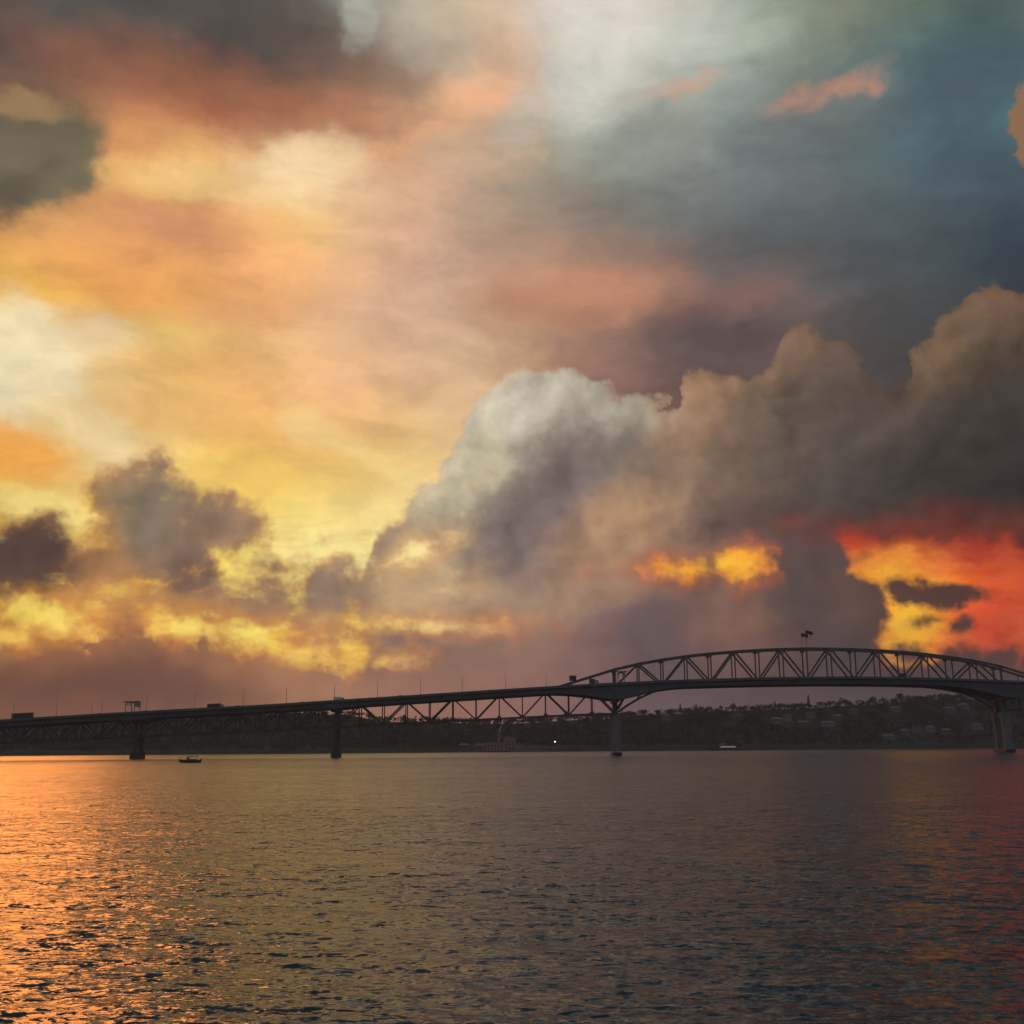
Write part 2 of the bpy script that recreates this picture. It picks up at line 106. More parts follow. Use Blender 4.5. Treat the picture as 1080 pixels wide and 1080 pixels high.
BANK_TOP = [(-27.31, 10.07), (-24.95, 10.6), (-22.85, 10.22), (-20.89, 9.53), (-19.77, 9.04), (-16.2, 8.73), (-13.0, 8.83), (-11.58, 8.39), (-9.72, 9.38), (-8.19, 9.4), (-7.26, 10.95), (-5.43, 12.71), (-4.36, 13.97), (-3.17, 15.71), (-2.27, 17.06), (-1.82, 18.4), (-0.85, 19.07), (0.67, 19.34), (2.0, 19.7), (3.36, 19.2), (5.11, 18.58), (6.1, 18.25), (7.7, 18.09), (8.65, 17.19), (9.01, 18.69), (10.12, 19.18), (12.54, 18.55), (13.65, 19.3), (14.35, 20.49), (15.59, 21.06), (16.49, 20.28), (17.83, 19.45), (19.09, 17.85), (19.89, 17.59), (20.39, 18.7), (21.41, 19.56), (22.5, 20.74), (23.1, 21.45), (24.58, 21.86), (25.99, 20.98), (29.28, 20.8)]
LOW_BANK_TOP = [(-26.77, 3.92), (-24.5, 4.97), (-23.57, 4.34), (-22.44, 4.54), (-21.43, 5.01), (-20.83, 5.47), (-19.93, 6.08), (-18.91, 5.57), (-17.81, 5.37), (-16.67, 4.8), (-16.24, 4.94), (-15.59, 5.37), (-14.85, 5.06), (-13.76, 4.79), (-12.61, 4.62), (-10.98, 4.12), (-9.5, 4.65), (-8.41, 4.09), (-7.75, 4.09), (-7.24, 4.65), (-6.66, 4.09), (-4.85, 4.18), (-3.9, 4.66), (-1.02, 4.64), (2.69, -3.28), (26.72, -3.11)]
LEFT_CUMULI = [(-23.66, 8.83, 4.06, 2.51, 0), (-18.69, 11.48, 2.51, 3.09, 0), (-11.62, 9.43, 3.0, 1.16, 0), (-20.81, 8.35, 2.42, 1.64, 0), (-17.83, 9.68, 3.0, 2.32, 0), (-16.78, 11.11, 2.42, 1.64, 0), (-14.71, 10.83, 2.8, 1.64, 0), (-15.94, 8.04, 1.93, 1.26, 0), (-9.47, 8.71, 1.45, 1.93, 0), (-18.35, 7.18, 4.83, 0.97, 0), (-9.66, 7.0, 4.83, 1.45, 0), (-23.45, 7.07, 3.38, 0.77, 0)]
GAPS = [(21.72, 6.99, 5.02, 2.66, -4), (24.92, 5.97, 4.25, 2.61, 0), (17.79, 9.45, 1.93, 0.48, -18), (19.56, 5.57, 1.64, 1.84, 0), (8.61, 8.79, 1.84, 0.43, 3), (11.75, 9.05, 1.45, 0.82, 6), (-22.29, 5.96, 2.03, 0.72, -15), (-24.35, 5.1, 0.97, 0.53, 0), (-16.77, 5.71, 1.55, 0.72, 0), (-13.79, 5.63, 2.8, 0.39, -3), (-10.62, 4.64, 2.51, 0.58, -8), (-8.09, 4.51, 0.87, 0.68, 0), (-11.44, 9.81, 0.77, 0.87, 0), (-9.02, 10.1, 1.26, 0.68, 25), (-5.97, 9.29, 0.63, 0.29, 10), (-4.81, 9.92, 0.77, 0.24, 18), (-3.43, 6.13, 2.22, 0.24, -3), (-6.09, 4.33, 0.87, 0.34, 8)]
HORIZON_GAP = [(-22.66, 2.01, 4.59, 0.72, 2), (-15.88, 2.21, 5.31, 0.39, 3)]
DARK_SCUD = [(21.42, 6.97, 2.61, 0.92, -8), (19.43, 7.21, 1.45, 0.77, -10), (20.41, 7.65, 0.87, 0.43, 0), (20.7, 5.88, 1.55, 0.43, 0), (21.89, 5.56, 1.16, 0.77, 0), (14.64, 9.86, 1.64, 1.26, 0), (14.8, 8.78, 1.84, 1.93, 0), (15.79, 8.5, 1.74, 1.74, 0), (16.01, 6.4, 2.8, 2.61, 0), (17.84, 7.01, 0.97, 0.97, 0), (19.28, 4.23, 1.74, 0.77, -10), (19.89, 2.69, 7.25, 1.55, 0), (21.03, 3.72, 1.06, 0.58, 0), (23.35, 3.82, 1.26, 0.82, 0), (24.89, 3.59, 1.45, 0.68, 0)]
HIGH_FEATURES = [
    (-20.19, 34.56, 13.04, 2.9, -3, 2.2, (84, 80, 76), 0.8),
    (-15.5, 31.37, 10.14, 1.74, -6, 1.6, (160, 102, 76), 0.65),
    (-7.3, 33.11, 2.9, 1.26, -8, 1.2, (140, 112, 92), 0.6),
    (-25.21, 27.31, 3.86, 2.42, 8, 0.8, (112, 104, 84), 0.95),
    (-25.66, 29.28, 2.03, 0.77, 0, 0.5, (172, 138, 98), 0.75),
    (-26.03, 25.37, 2.42, 1.06, 30, 0.8, (86, 78, 68), 0.7),
    (-18.18, 27.13, 3.38, 1.06, 4, 0.9, (247, 202, 122), 0.75),
    (-11.05, 28.2, 3.86, 1.45, 18, 1.0, (243, 213, 168), 0.7),
    (-16.01, 27.22, 3.86, 0.97, 4, 0.6, (243, 200, 140), 0.5),
    (20.87, 9.57, 5.8, 0.82, -5, 0.6, (168, 62, 46), 0.8),
    (-19.73, 28.72, 2.9, 1.16, -8, 1.0, (200, 140, 95), 0.55),
    (-18.27, 24.81, 3.38, 0.87, -8, 0.9, (210, 145, 110), 0.6),
    (-14.47, 21.14, 2.9, 0.68, 0, 0.8, (228, 165, 118), 0.4),
    (-21.13, 22.48, 5.31, 1.06, -4, 1.2, (241, 168, 95), 0.5),
    (-24.85, 18.38, 3.38, 3.0, 0, 1.4, (240, 223, 180), 0.85),
    (-21.16, 19.81, 1.84, 1.26, 0, 0.9, (240, 212, 168), 0.6),
    (-21.06, 15.23, 3.0, 1.16, -38, 0.9, (240, 215, 160), 0.75),
    (-24.8, 13.71, 3.62, 1.26, -14, 0.9, (240, 165, 78), 0.75),
    (-23.31, 21.74, 4.35, 0.48, -12, 0.5, (240, 190, 90), 0.5),
    (-23.35, 11.3, 3.38, 0.58, -8, 0.6, (250, 225, 140), 0.7),
    (4.49, 33.17, 3.62, 2.9, 0, 1.8, (214, 210, 198), 0.65),
    (-8.85, 35.35, 1.06, 1.35, -30, 0.7, (182, 184, 170), 0.6),
    (-5.46, 34.64, 2.9, 1.45, 0, 1.3, (188, 176, 156), 0.5),
    (-1.69, 32.22, 2.13, 1.35, 12, 1.0, (232, 175, 136), 0.5),
    (-4.5, 30.45, 3.38, 0.77, 26, 0.8, (238, 180, 132), 0.6),
    (0.44, 31.36, 1.16, 1.64, -20, 0.9, (190, 190, 176), 0.5),
    (-1.96, 30.07, 2.9, 1.45, 0, 1.0, (196, 176, 150), 0.4),
    (8.59, 29.73, 4.35, 1.45, 0, 1.5, (142, 150, 142), 0.4),
    (4.2, 22.66, 5.31, 1.45, 4, 1.4, (194, 138, 110), 0.65),
    (13.28, 22.87, 2.9, 1.06, 12, 1.2, (142, 104, 92), 0.5),
    (12.14, 20.07, 3.38, 1.06, 12, 1.0, (92, 80, 80), 0.7),
    (3.13, 20.2, 2.9, 0.68, 6, 0.8, (150, 118, 108), 0.4),
    (17.75, 24.41, 6.28, 2.42, 0, 2.0, (84, 92, 96), 0.5),
    (23.91, 30.2, 3.38, 1.26, 6, 1.5, (74, 88, 98), 0.45),
]
FRONT_FEATURES = [
    (15.57, 7.95, 3.19, 3.0, 0, 1.3, (100, 84, 80), 0.5),
    (10.69, 10.62, 2.9, 1.93, 0, 1.3, (122, 102, 94), 0.35),
    (18.82, 14.31, 5.8, 2.9, 0, 1.8, (92, 82, 76), 0.35),
    (-21.98, 3.94, 2.13, 0.58, 6, 0.6, (156, 102, 74), 0.6),
    (-14.53, 3.96, 2.9, 0.58, -6, 0.6, (164, 114, 84), 0.6),
    (-19.38, 2.64, 4.35, 0.48, 0, 0.6, (100, 68, 60), 0.5),
    (-9.79, 3.15, 2.9, 0.58, 0, 0.6, (178, 126, 98), 0.55),
    (-5.58, 5.04, 2.51, 0.77, 0, 0.7, (132, 104, 96), 0.6),
    (-13.87, 7.49, 2.9, 0.77, 0, 0.6, (150, 118, 96), 0.6),
    (-8.72, 7.25, 2.9, 0.77, 0, 0.6, (152, 122, 102), 0.6),
    (-20.61, 8.54, 1.93, 0.77, 0, 0.6, (170, 120, 80), 0.5),
    (0.65, 17.63, 2.9, 2.03, 15, 1.1, (208, 199, 178), 0.85),
    (-2.47, 14.27, 1.64, 3.19, -38, 0.9, (206, 194, 164), 0.75),
    (4.58, 17.35, 3.86, 1.26, -8, 1.0, (186, 177, 158), 0.75),
    (3.39, 13.35, 3.38, 1.74, 32, 1.3, (134, 122, 117), 0.4),
    (-1.0, 9.68, 2.9, 1.26, -10, 1.0, (120, 106, 103), 0.55),
    (5.89, 11.26, 2.9, 1.84, 12, 1.2, (178, 141, 108), 0.6),
    (9.8, 17.55, 1.93, 1.26, 0, 0.9, (166, 130, 102), 0.55),
    (15.26, 19.71, 1.45, 1.45, 0, 0.9, (132, 106, 86), 0.5),
    (12.81, 14.77, 2.42, 2.42, 0, 1.4, (108, 92, 80), 0.4),
    (13.57, 11.42, 4.35, 0.97, 4, 0.9, (84, 72, 68), 0.65),
    (22.84, 12.57, 4.83, 2.9, 0, 1.6, (55, 50, 48), 0.5),
    (21.49, 18.48, 1.16, 1.93, -25, 0.8, (134, 106, 82), 0.6),
    (24.27, 20.91, 2.22, 1.06, 0, 0.8, (132, 101, 80), 0.6),
    (18.92, 15.68, 1.45, 2.42, -20, 1.2, (88, 76, 68), 0.5),
    (2.39, 6.91, 4.35, 0.87, 16, 1.0, (174, 140, 112), 0.55),
    (7.18, 6.2, 2.9, 1.16, 0, 1.0, (104, 90, 92), 0.65),
    (10.73, 6.35, 1.93, 1.16, 0, 0.9, (138, 102, 84), 0.55),
    (-3.42, 4.65, 4.35, 0.97, 4, 1.0, (138, 108, 96), 0.5),
    (-21.51, 3.06, 7.25, 0.97, 0, 0.9, (110, 75, 62), 0.6),
    (-18.63, 10.47, 1.35, 2.13, 0, 0.8, (126, 113, 98), 0.65),
    (-14.93, 10.64, 2.17, 1.06, 0, 0.7, (150, 122, 100), 0.5),
    (-23.58, 8.75, 3.38, 1.64, 0, 0.6, (86, 66, 59), 0.8),
    (-9.46, 8.67, 1.26, 1.74, 0, 0.6, (140, 118, 102), 0.65),
    (-16.18, 8.17, 1.64, 0.87, 0, 0.6, (116, 92, 84), 0.6),
    (-12.28, 8.28, 1.64, 0.87, 0, 0.6, (136, 110, 92), 0.6),
    (-18.76, 6.8, 3.86, 0.68, 0, 0.7, (212, 150, 82), 0.6),
    (20.27, 10.25, 6.76, 0.87, -5, 1.0, (116, 57, 47), 0.75),
]
PINK_WISPS = [(18.06, 31.02, 1.64, 0.34, 20), (19.44, 31.18, 0.39, 0.43, 0), (15.91, 30.79, 1.16, 0.24, 10), (10.01, 32.06, 1.45, 0.29, 8)]
TAN_PUFF = [(26.95, 27.94, 0.87, 1.84, 0)]
TEAL_GAPS = [(25.25, 28.09, 1.16, 0.53, 0), (22.57, 28.4, 1.74, 0.53, 0)]
GOLD_STREAK = [(-8.42, 15.14, 3.62, 0.58, -32), (-10.4, 16.26, 1.06, 0.68, -40)]


world = bpy.data.worlds.new("World")
scene.world = world
world.use_nodes = True
world.cycles.sampling_method = 'MANUAL'
world.cycles.sample_map_resolution = 512
WT = world.node_tree
WT.nodes.clear()


class NB:
    """small helper that adds shader nodes to a tree"""
    def __init__(s, tree):
        s.t = tree

    def node(s, kind, **kw):
        n = s.t.nodes.new(kind)
        for k, v in kw.items():
            setattr(n, k, v)
        return n

    def put(s, sock, v):
        if isinstance(v, bpy.types.NodeSocket):
            s.t.links.new(v, sock)
        elif v is not None:
            sock.default_value = v

    def math(s, op, a, b=None, c=None, clamp=False):
        n = s.node('ShaderNodeMath', operation=op, use_clamp=clamp)
        for i, v in enumerate((a, b, c)):
            s.put(n.inputs[i], v)
        return n.outputs[0]

    def vec(s, op, a, b=None, scale=None):
        n = s.node('ShaderNodeVectorMath', operation=op)
        s.put(n.inputs[0], a)
        s.put(n.inputs[1], b)
        if scale is not None:
            s.put(n.inputs['Scale'], scale)
        return n.outputs['Value'] if op in ('LENGTH', 'DOT_PRODUCT', 'DISTANCE') else n.outputs[0]

    def comb(s, x, y, z=0.0):
        n = s.node('ShaderNodeCombineXYZ')
        for i, v in enumerate((x, y, z)):
            s.put(n.inputs[i], v)
        return n.outputs[0]

    def sep(s, v):
        n = s.node('ShaderNodeSeparateXYZ')
        s.put(n.inputs[0], v)
        return n.outputs

    def noise(s, vec, scale, detail=4.0, rough=0.55, lac=2.0, dist=0.0):
        n = s.node('ShaderNodeTexNoise')
        s.put(n.inputs['Vector'], vec)
        n.inputs['Scale'].default_value = scale
        n.inputs['Detail'].default_value = detail
        n.inputs['Roughness'].default_value = rough
        n.inputs['Lacunarity'].default_value = lac
        n.inputs['Distortion'].default_value = dist
        return n

    def voro(s, vec, scale, detail=2.0, rough=0.5):
        n = s.node('ShaderNodeTexVoronoi', feature='F1')
        s.put(n.inputs['Vector'], vec)
        n.inputs['Scale'].default_value = scale
        n.inputs['Detail'].default_value = detail
        n.inputs['Roughness'].default_value = rough
        return n.outputs['Distance']

    def remap(s, v, a, b, c=0.0, d=1.0, kind='SMOOTHSTEP'):
        n = s.node('ShaderNodeMapRange', interpolation_type=kind)
        n.clamp = True
        s.put(n.inputs[0], v)
        for i, x in enumerate((a, b, c, d)):
            s.put(n.inputs[i + 1], x)
        return n.outputs[0]

    def after(s, vec, col):
        """the same vector, made to wait for a colour: keeps few values alive at once in a large tree"""
        n = s.node('ShaderNodeVectorMath', operation='MULTIPLY_ADD')
        s.put(n.inputs[0], col)
        n.inputs[1].default_value = (1e-9, 1e-9, 1e-9)
        s.put(n.inputs[2], vec)
        return n.outputs[0]

    def mix(s, f, a, b, blend='MIX'):
        n = s.node('ShaderNodeMix', data_type='RGBA', blend_type=blend)
        s.put(n.inputs[0], f)
        for i, v in ((6, a), (7, b)):
            if isinstance(v, tuple) and len(v) == 3:
                v = (*v, 1.0)
            s.put(n.inputs[i], v)
        return n.outputs[2]


def lin(c):
    c /= 255.0
    return c / 12.92 if c <= 0.04045 else ((c + 0.055) / 1.055) ** 2.4


def rgb8(r, g, b):
    return (lin(r), lin(g), lin(b))


def build_sky():
    nb = NB(WT)
    d = nb.vec('NORMALIZE', nb.node('ShaderNodeTexCoord').outputs['Generated'])
    x, y, z = nb.sep(d)
    az = nb.math('MULTIPLY', nb.math('ARCTAN2', x, y), 180 / math.pi)
    el = nb.math('MULTIPLY', nb.math('ARCSINE', z), 180 / math.pi)
    V = nb.comb(az, el)
    # noise is read on the direction itself; the flattened copy gives layered cloud
    dflat = nb.vec('MULTIPLY', d, (1.0, 1.0, 1.7))
    w1 = nb.vec('SUBTRACT', nb.noise(dflat, 9.0, 5.0, 0.55).outputs['Color'], (0.5, 0.5, 0.5))
    w2 = nb.vec('SUBTRACT', nb.noise(d, 34.0, 6.0, 0.62).outputs['Color'], (0.5, 0.5, 0.5))
    billow = nb.math('SUBTRACT', 0.62, nb.voro(nb.vec('ADD', d, nb.vec('SCALE', w2, scale=0.012)), 30.0, 3.0, 0.55))

    # coordinates bent by the noise: gently for colours, strongly for cloud outlines
    Vsoft = nb.vec('ADD', V, nb.vec('ADD', nb.vec('MULTIPLY', w1, (5.0, 3.2, 0.0)), nb.vec('MULTIPLY', w2, (2.0, 1.4, 0.0))))
    Vedge = nb.vec('ADD', V, nb.vec('ADD', nb.vec('MULTIPLY', w1, (2.4, 1.3, 0.0)), nb.vec('MULTIPLY', w2, (2.6, 2.0, 0.0))))

    def grid(rows, els, vec):
        a, e, _ = nb.sep(vec)
        fac = nb.math('MULTIPLY_ADD', a, 1 / 60.0, 0.5, clamp=True)
        col = None
        for i, (s, ev) in enumerate(zip(rows, els)):
            if i and i % 5 == 0:
                a, e, _ = nb.sep(nb.after(vec, col))
                fac = nb.math('MULTIPLY_ADD', a, 1 / 60.0, 0.5, clamp=True)
            n = nb.node('ShaderNodeValToRGB')
            nb.put(n.inputs[0], fac)
            cr = n.color_ramp
            cr.interpolation = 'CARDINAL'
            cols = s
            cr.elements[0].position = 0.0
            cr.elements[1].position = 1.0
            for k in range(1, len(cols) - 1):
                cr.elements.new(k / (len(cols) - 1))
            for k, c3 in enumerate(cols):
                cr.elements[k].color = (*rgb8(*c3), 1.0)
            if col is None:
                col = n.outputs[0]
            else:
                col = nb.mix(nb.remap(e, els[i - 1], ev, kind='LINEAR'), col, n.outputs[0])
        return col

    def curve(vec, pts):
        a, e, _ = nb.sep(vec)
        n = nb.node('ShaderNodeFloatCurve')
        c = n.mapping.curves[0]
        P = [((p[0] + 30) / 60, (p[1] + 2) / 40) for p in pts]
        P = [(min(max(u, 0), 1), v) for u, v in P]
        while len(c.points) < len(P):
            c.points.new(0.5, 0.5)
        for q, (u, v) in zip(c.points, P):
            q.location = (u, v)
            q.handle_type = 'AUTO_CLAMPED'
        n.mapping.use_clip = False
        n.mapping.update()
        nb.put(n.inputs['Value'], nb.math('MULTIPLY_ADD', a, 1 / 60.0, 0.5, clamp=True))
        return nb.math('SUBTRACT', nb.math('MULTIPLY_ADD', n.outputs[0], 40.0, -2.0), e)

    def blobs(vec, lst, prev=None, k=0.25):
        """signed depth in degrees inside a union of ellipses"""
        for (cx, cy, rx, ry, rot) in lst:
            n = nb.node('ShaderNodeMapping', vector_type='TEXTURE')
            nb.put(n.inputs[0], vec)
            n.inputs[1].default_value = (cx, cy, 0)
            n.inputs[2].default_value = (0, 0, R(rot))
            n.inputs[3].default_value = (rx, ry, 1)
            r = min(rx, ry)
            f = nb.math('MULTIPLY_ADD', nb.vec('LENGTH', n.outputs[0]), -r, r)
            prev = f if prev is None else nb.math('SMOOTH_MAX', prev, f, k)
        return prev

    back = grid(BACK_ROWS, EL_BACK, Vsoft)
    def features(col, vec, lst):
        for i, t in enumerate(lst):
            if i % 5 == 0:
                vec = nb.after(vec, col)
            fd = blobs(vec, [t[:5]])
            col = nb.mix(nb.remap(fd, -t[5] * 0.7, t[5], 0.0, t[7]), col, rgb8(*t[6]))
        return col

    Vmid = nb.vec('SCALE', nb.vec('ADD', Vsoft, Vedge), scale=0.5)
    back = features(back, Vmid, [(*t[:5], t[5] * 0.75, *t[6:]) for t in HIGH_FEATURES])
    # light and shade within the high cloud sheet
    hi = nb.noise(nb.vec('ADD', nb.vec('MULTIPLY', d, (0.8, 1.0, 2.0)), nb.vec('SCALE', w1, scale=0.12)), 13.0, 8.0, 0.6).outputs[0]
    back = nb.mix(1.0, back, nb.mix(nb.remap(hi, 0.28, 0.72, kind='LINEAR'), (0.79, 0.79, 0.81), (1.18, 1.18, 1.16)), 'MULTIPLY')
    gs = nb.remap(blobs(Vsoft, GOLD_STREAK), -0.6, 0.5)
    back = nb.mix(nb.math('MULTIPLY', gs, 0.45), back, rgb8(250, 222, 150))
    tg = nb.remap(blobs(Vedge, TEAL_GAPS), -1.4, 0.6)
    back = nb.mix(nb.math('MULTIPLY', tg, 0.15), back, rgb8(78, 126, 128))
    pw = nb.remap(blobs(Vedge, PINK_WISPS), -0.4, 0.5)
    back = nb.mix(nb.math('MULTIPLY', pw, 0.55), back, rgb8(222, 148, 118))
    tp = nb.remap(blobs(Vedge, TAN_PUFF), -0.12, 0.12)
    back = nb.mix(tp, back, rgb8(140, 106, 78))

    # thin orange shreds cross the bright sky low down
    shred = nb.noise(nb.vec('MULTIPLY', d, (1.0, 1.0, 2.2)), 30.0, 6.0, 0.62).outputs[0]
    shred = nb.math('MULTIPLY', nb.remap(shred, 0.44, 0.66), nb.remap(el, 13.0, 8.5, 0.0, 0.6))
    back = nb.mix(shred, back, nb.mix(1.0, back, (0.80, 0.50, 0.42), 'MULTIPLY'))

    # cumulus masks, as signed depth in degrees
    ragged = nb.math('MULTIPLY', billow, 0.9)
    f1 = nb.math('ADD', curve(Vedge, BANK_TOP), ragged)
    f2 = nb.math('ADD', curve(Vedge, LOW_BANK_TOP), ragged)
    fl = nb.math('ADD', nb.math('ADD', blobs(Vedge, LEFT_CUMULI), 0.3), ragged)
    Vfine = nb.vec('ADD', nb.vec('SCALE', V, scale=0.5), nb.vec('SCALE', Vedge, scale=0.5))
    gap = blobs(Vfine, GAPS)
    scud = nb.math('ADD', blobs(Vfine, DARK_SCUD, k=0.12), nb.math('MULTIPLY', billow, 0.5))
    f2 = nb.math('MINIMUM', f2, nb.math('MULTIPLY', blobs(Vedge, HORIZON_GAP), -1.0))
    f = nb.math('SMOOTH_MAX', f1, fl, 0.3)
    hole = nb.remap(nb.math('SUBTRACT', gap, nb.math('MULTIPLY', ragged, 0.9)), 0.05, 0.8)
    f = nb.math('SUBTRACT', f, nb.math('MULTIPLY', hole, 40.0))
    f = nb.math('MAXIMUM', f, nb.math('MAXIMUM', f2, scud))
    # the low cloud on the left is broken by small gaps
    thin = nb.noise(nb.vec('MULTIPLY', d, (1.0, 1.0, 1.6)), 21.0, 7.0, 0.62).outputs[0]
    where = nb.math('MULTIPLY', nb.remap(az, 1.0, -7.0), nb.remap(el, 4.6, 6.2))
    thin = nb.math('MULTIPLY', nb.math('MULTIPLY', nb.remap(thin, 0.5, 0.66), where), nb.remap(fl, 1.3, 0.2))
    soft = nb.math('MULTIPLY', where, 0.3)
    body = nb.remap(nb.math('MAXIMUM', f1, fl), nb.math('SUBTRACT', -0.15, soft), nb.math('ADD', 0.35, soft))
    cover = nb.math('MULTIPLY', nb.math('MULTIPLY', body, nb.math('SUBTRACT', 1.0, hole)), nb.math('MULTIPLY_ADD', thin, -0.55, 1.0))
    cover = nb.math('MAXIMUM', cover, nb.remap(nb.math('MAXIMUM', f2, scud), -0.2, 0.35))

    front = grid(FRONT_ROWS, EL_FRONT, nb.after(Vsoft, back))
    front = features(front, Vmid, FRONT_FEATURES)
    # relief: the puffs' height compared with their height a little towards the sun
    def height(v):
        h = nb.noise(v, 15.0, 7.0, 0.58).outputs[0]
        return nb.math('MULTIPLY_ADD', nb.voro(v, 17.0, 3.0, 0.5), -0.36, h)
    dv = nb.vec('ADD', d, nb.vec('SCALE', w1, scale=0.035))
    relief = nb.math('SUBTRACT', height(dv), height(nb.vec('ADD', dv, (-0.012, 0.0, 0.008))))
    relief = nb.math('MULTIPLY', relief, nb.remap(el, 1.0, 14.0, 0.35, 1.0))
    lum = nb.math('MULTIPLY_ADD', relief, 1.1, 1.0)
    front = nb.vec('SCALE', front, scale=nb.math('MAXIMUM', lum, 0.55))
    front = nb.mix(nb.math('MULTIPLY', nb.remap(scud, -0.15, 0.5), 0.25), front, rgb8(84, 68, 67))
    # thin cloud at the edges lets the glow behind through
    glow = nb.mix(1.0, back, (1.0, 0.66, 0.5), 'MULTIPLY')
    rim = nb.math('MULTIPLY', nb.remap(f, 1.0, 0.0), 0.28)
    rim = nb.math('MAXIMUM', rim, nb.math('MULTIPLY', nb.remap(nb.math('SUBTRACT', gap, nb.math('MULTIPLY', ragged, 0.9)), -0.6, 0.45), nb.remap(az, 5.0, -3.0, 0.25, 0.42)))
    rim = nb.math('MULTIPLY', rim, nb.remap(nb.math('MAXIMUM', scud, f2), 0.35, -0.25, 0.12, 1.0))
    front = nb.mix(rim, front, glow)
    sky = nb.mix(cover, back, front)

    # away from the sunset: dusky overcast with some clear sky
    far = nb.math('MAXIMUM', nb.remap(az, 25.0, 37.0), nb.remap(az, -27.5, -52.0))
    far = nb.math('MAXIMUM', far, nb.remap(el, 37.0, 62.0))
    ov = nb.mix(nb.remap(w1n(nb, dflat), 0.35, 0.7), rgb8(90, 101, 122), rgb8(136, 137, 142))
    sky = nb.mix(far, sky, ov)
    # sky Texture shows in the clear parts; colours above are radiances, so scale by 1/strength
    nish = nb.node('ShaderNodeTexSky', sky_type='NISHITA')
    nish.sun_disc = False
    nish.sun_elevation = R(SUN_EL)
    nish.sun_rotation = R(SUN_AZ)
    nish.air_density = 1.6
    nish.dust_density = 3.0
    STRENGTH = 0.1
    clear = nb.math('MULTIPLY', far, 0.12)
    sky = nb.mix(clear, nb.vec('SCALE', sky, scale=1.0 / STRENGTH), nish.outputs[0])
    bg = nb.node('ShaderNodeBackground')
    nb.put(bg.inputs[0], sky)
    bg.inputs[1].default_value = STRENGTH
    out = nb.node('ShaderNodeOutputWorld')
    WT.links.new(bg.outputs[0], out.inputs[0])


def w1n(nb, v):
    return nb.noise(v, 3.0, 5.0, 0.55).outputs[0]


build_sky()

# ------------------------------------------------------------------ materials
def material(name, color, rough=0.7, metal=0.0, vary=0.25, scale=0.5, bump=0.0, color2=None, emit=0.0, spec=0.3):
    mt = bpy.data.materials.new(name)
    mt.use_nodes = True
    nb = NB(mt.node_tree)
    p = mt.node_tree.nodes['Principled BSDF']
    pos = nb.node('ShaderNodeTexCoord').outputs['Object']
    n = nb.noise(pos, scale, 5.0, 0.6)
    c2 = color2 or tuple(c * (1 - vary) for c in color)
    nb.put(p.inputs['Base Color'], nb.mix(nb.remap(n.outputs[0], 0.3, 0.7, kind='LINEAR'), color, c2))
    p.inputs['Roughness'].default_value = rough
    p.inputs['Metallic'].default_value = metal
    p.inputs['Specular IOR Level'].default_value = spec
    if bump:
        b = nb.node('ShaderNodeBump')
        b.inputs['Strength'].default_value = bump
        b.inputs['Distance'].default_value = 0.3
        nb.put(b.inputs['Height'], n.outputs[0])
        nb.put(p.inputs['Normal'], b.outputs[0])
    if emit:
        p.inputs['Emission Color'].default_value = (*color, 1)
        p.inputs['Emission Strength'].default_value = emit
    return mt


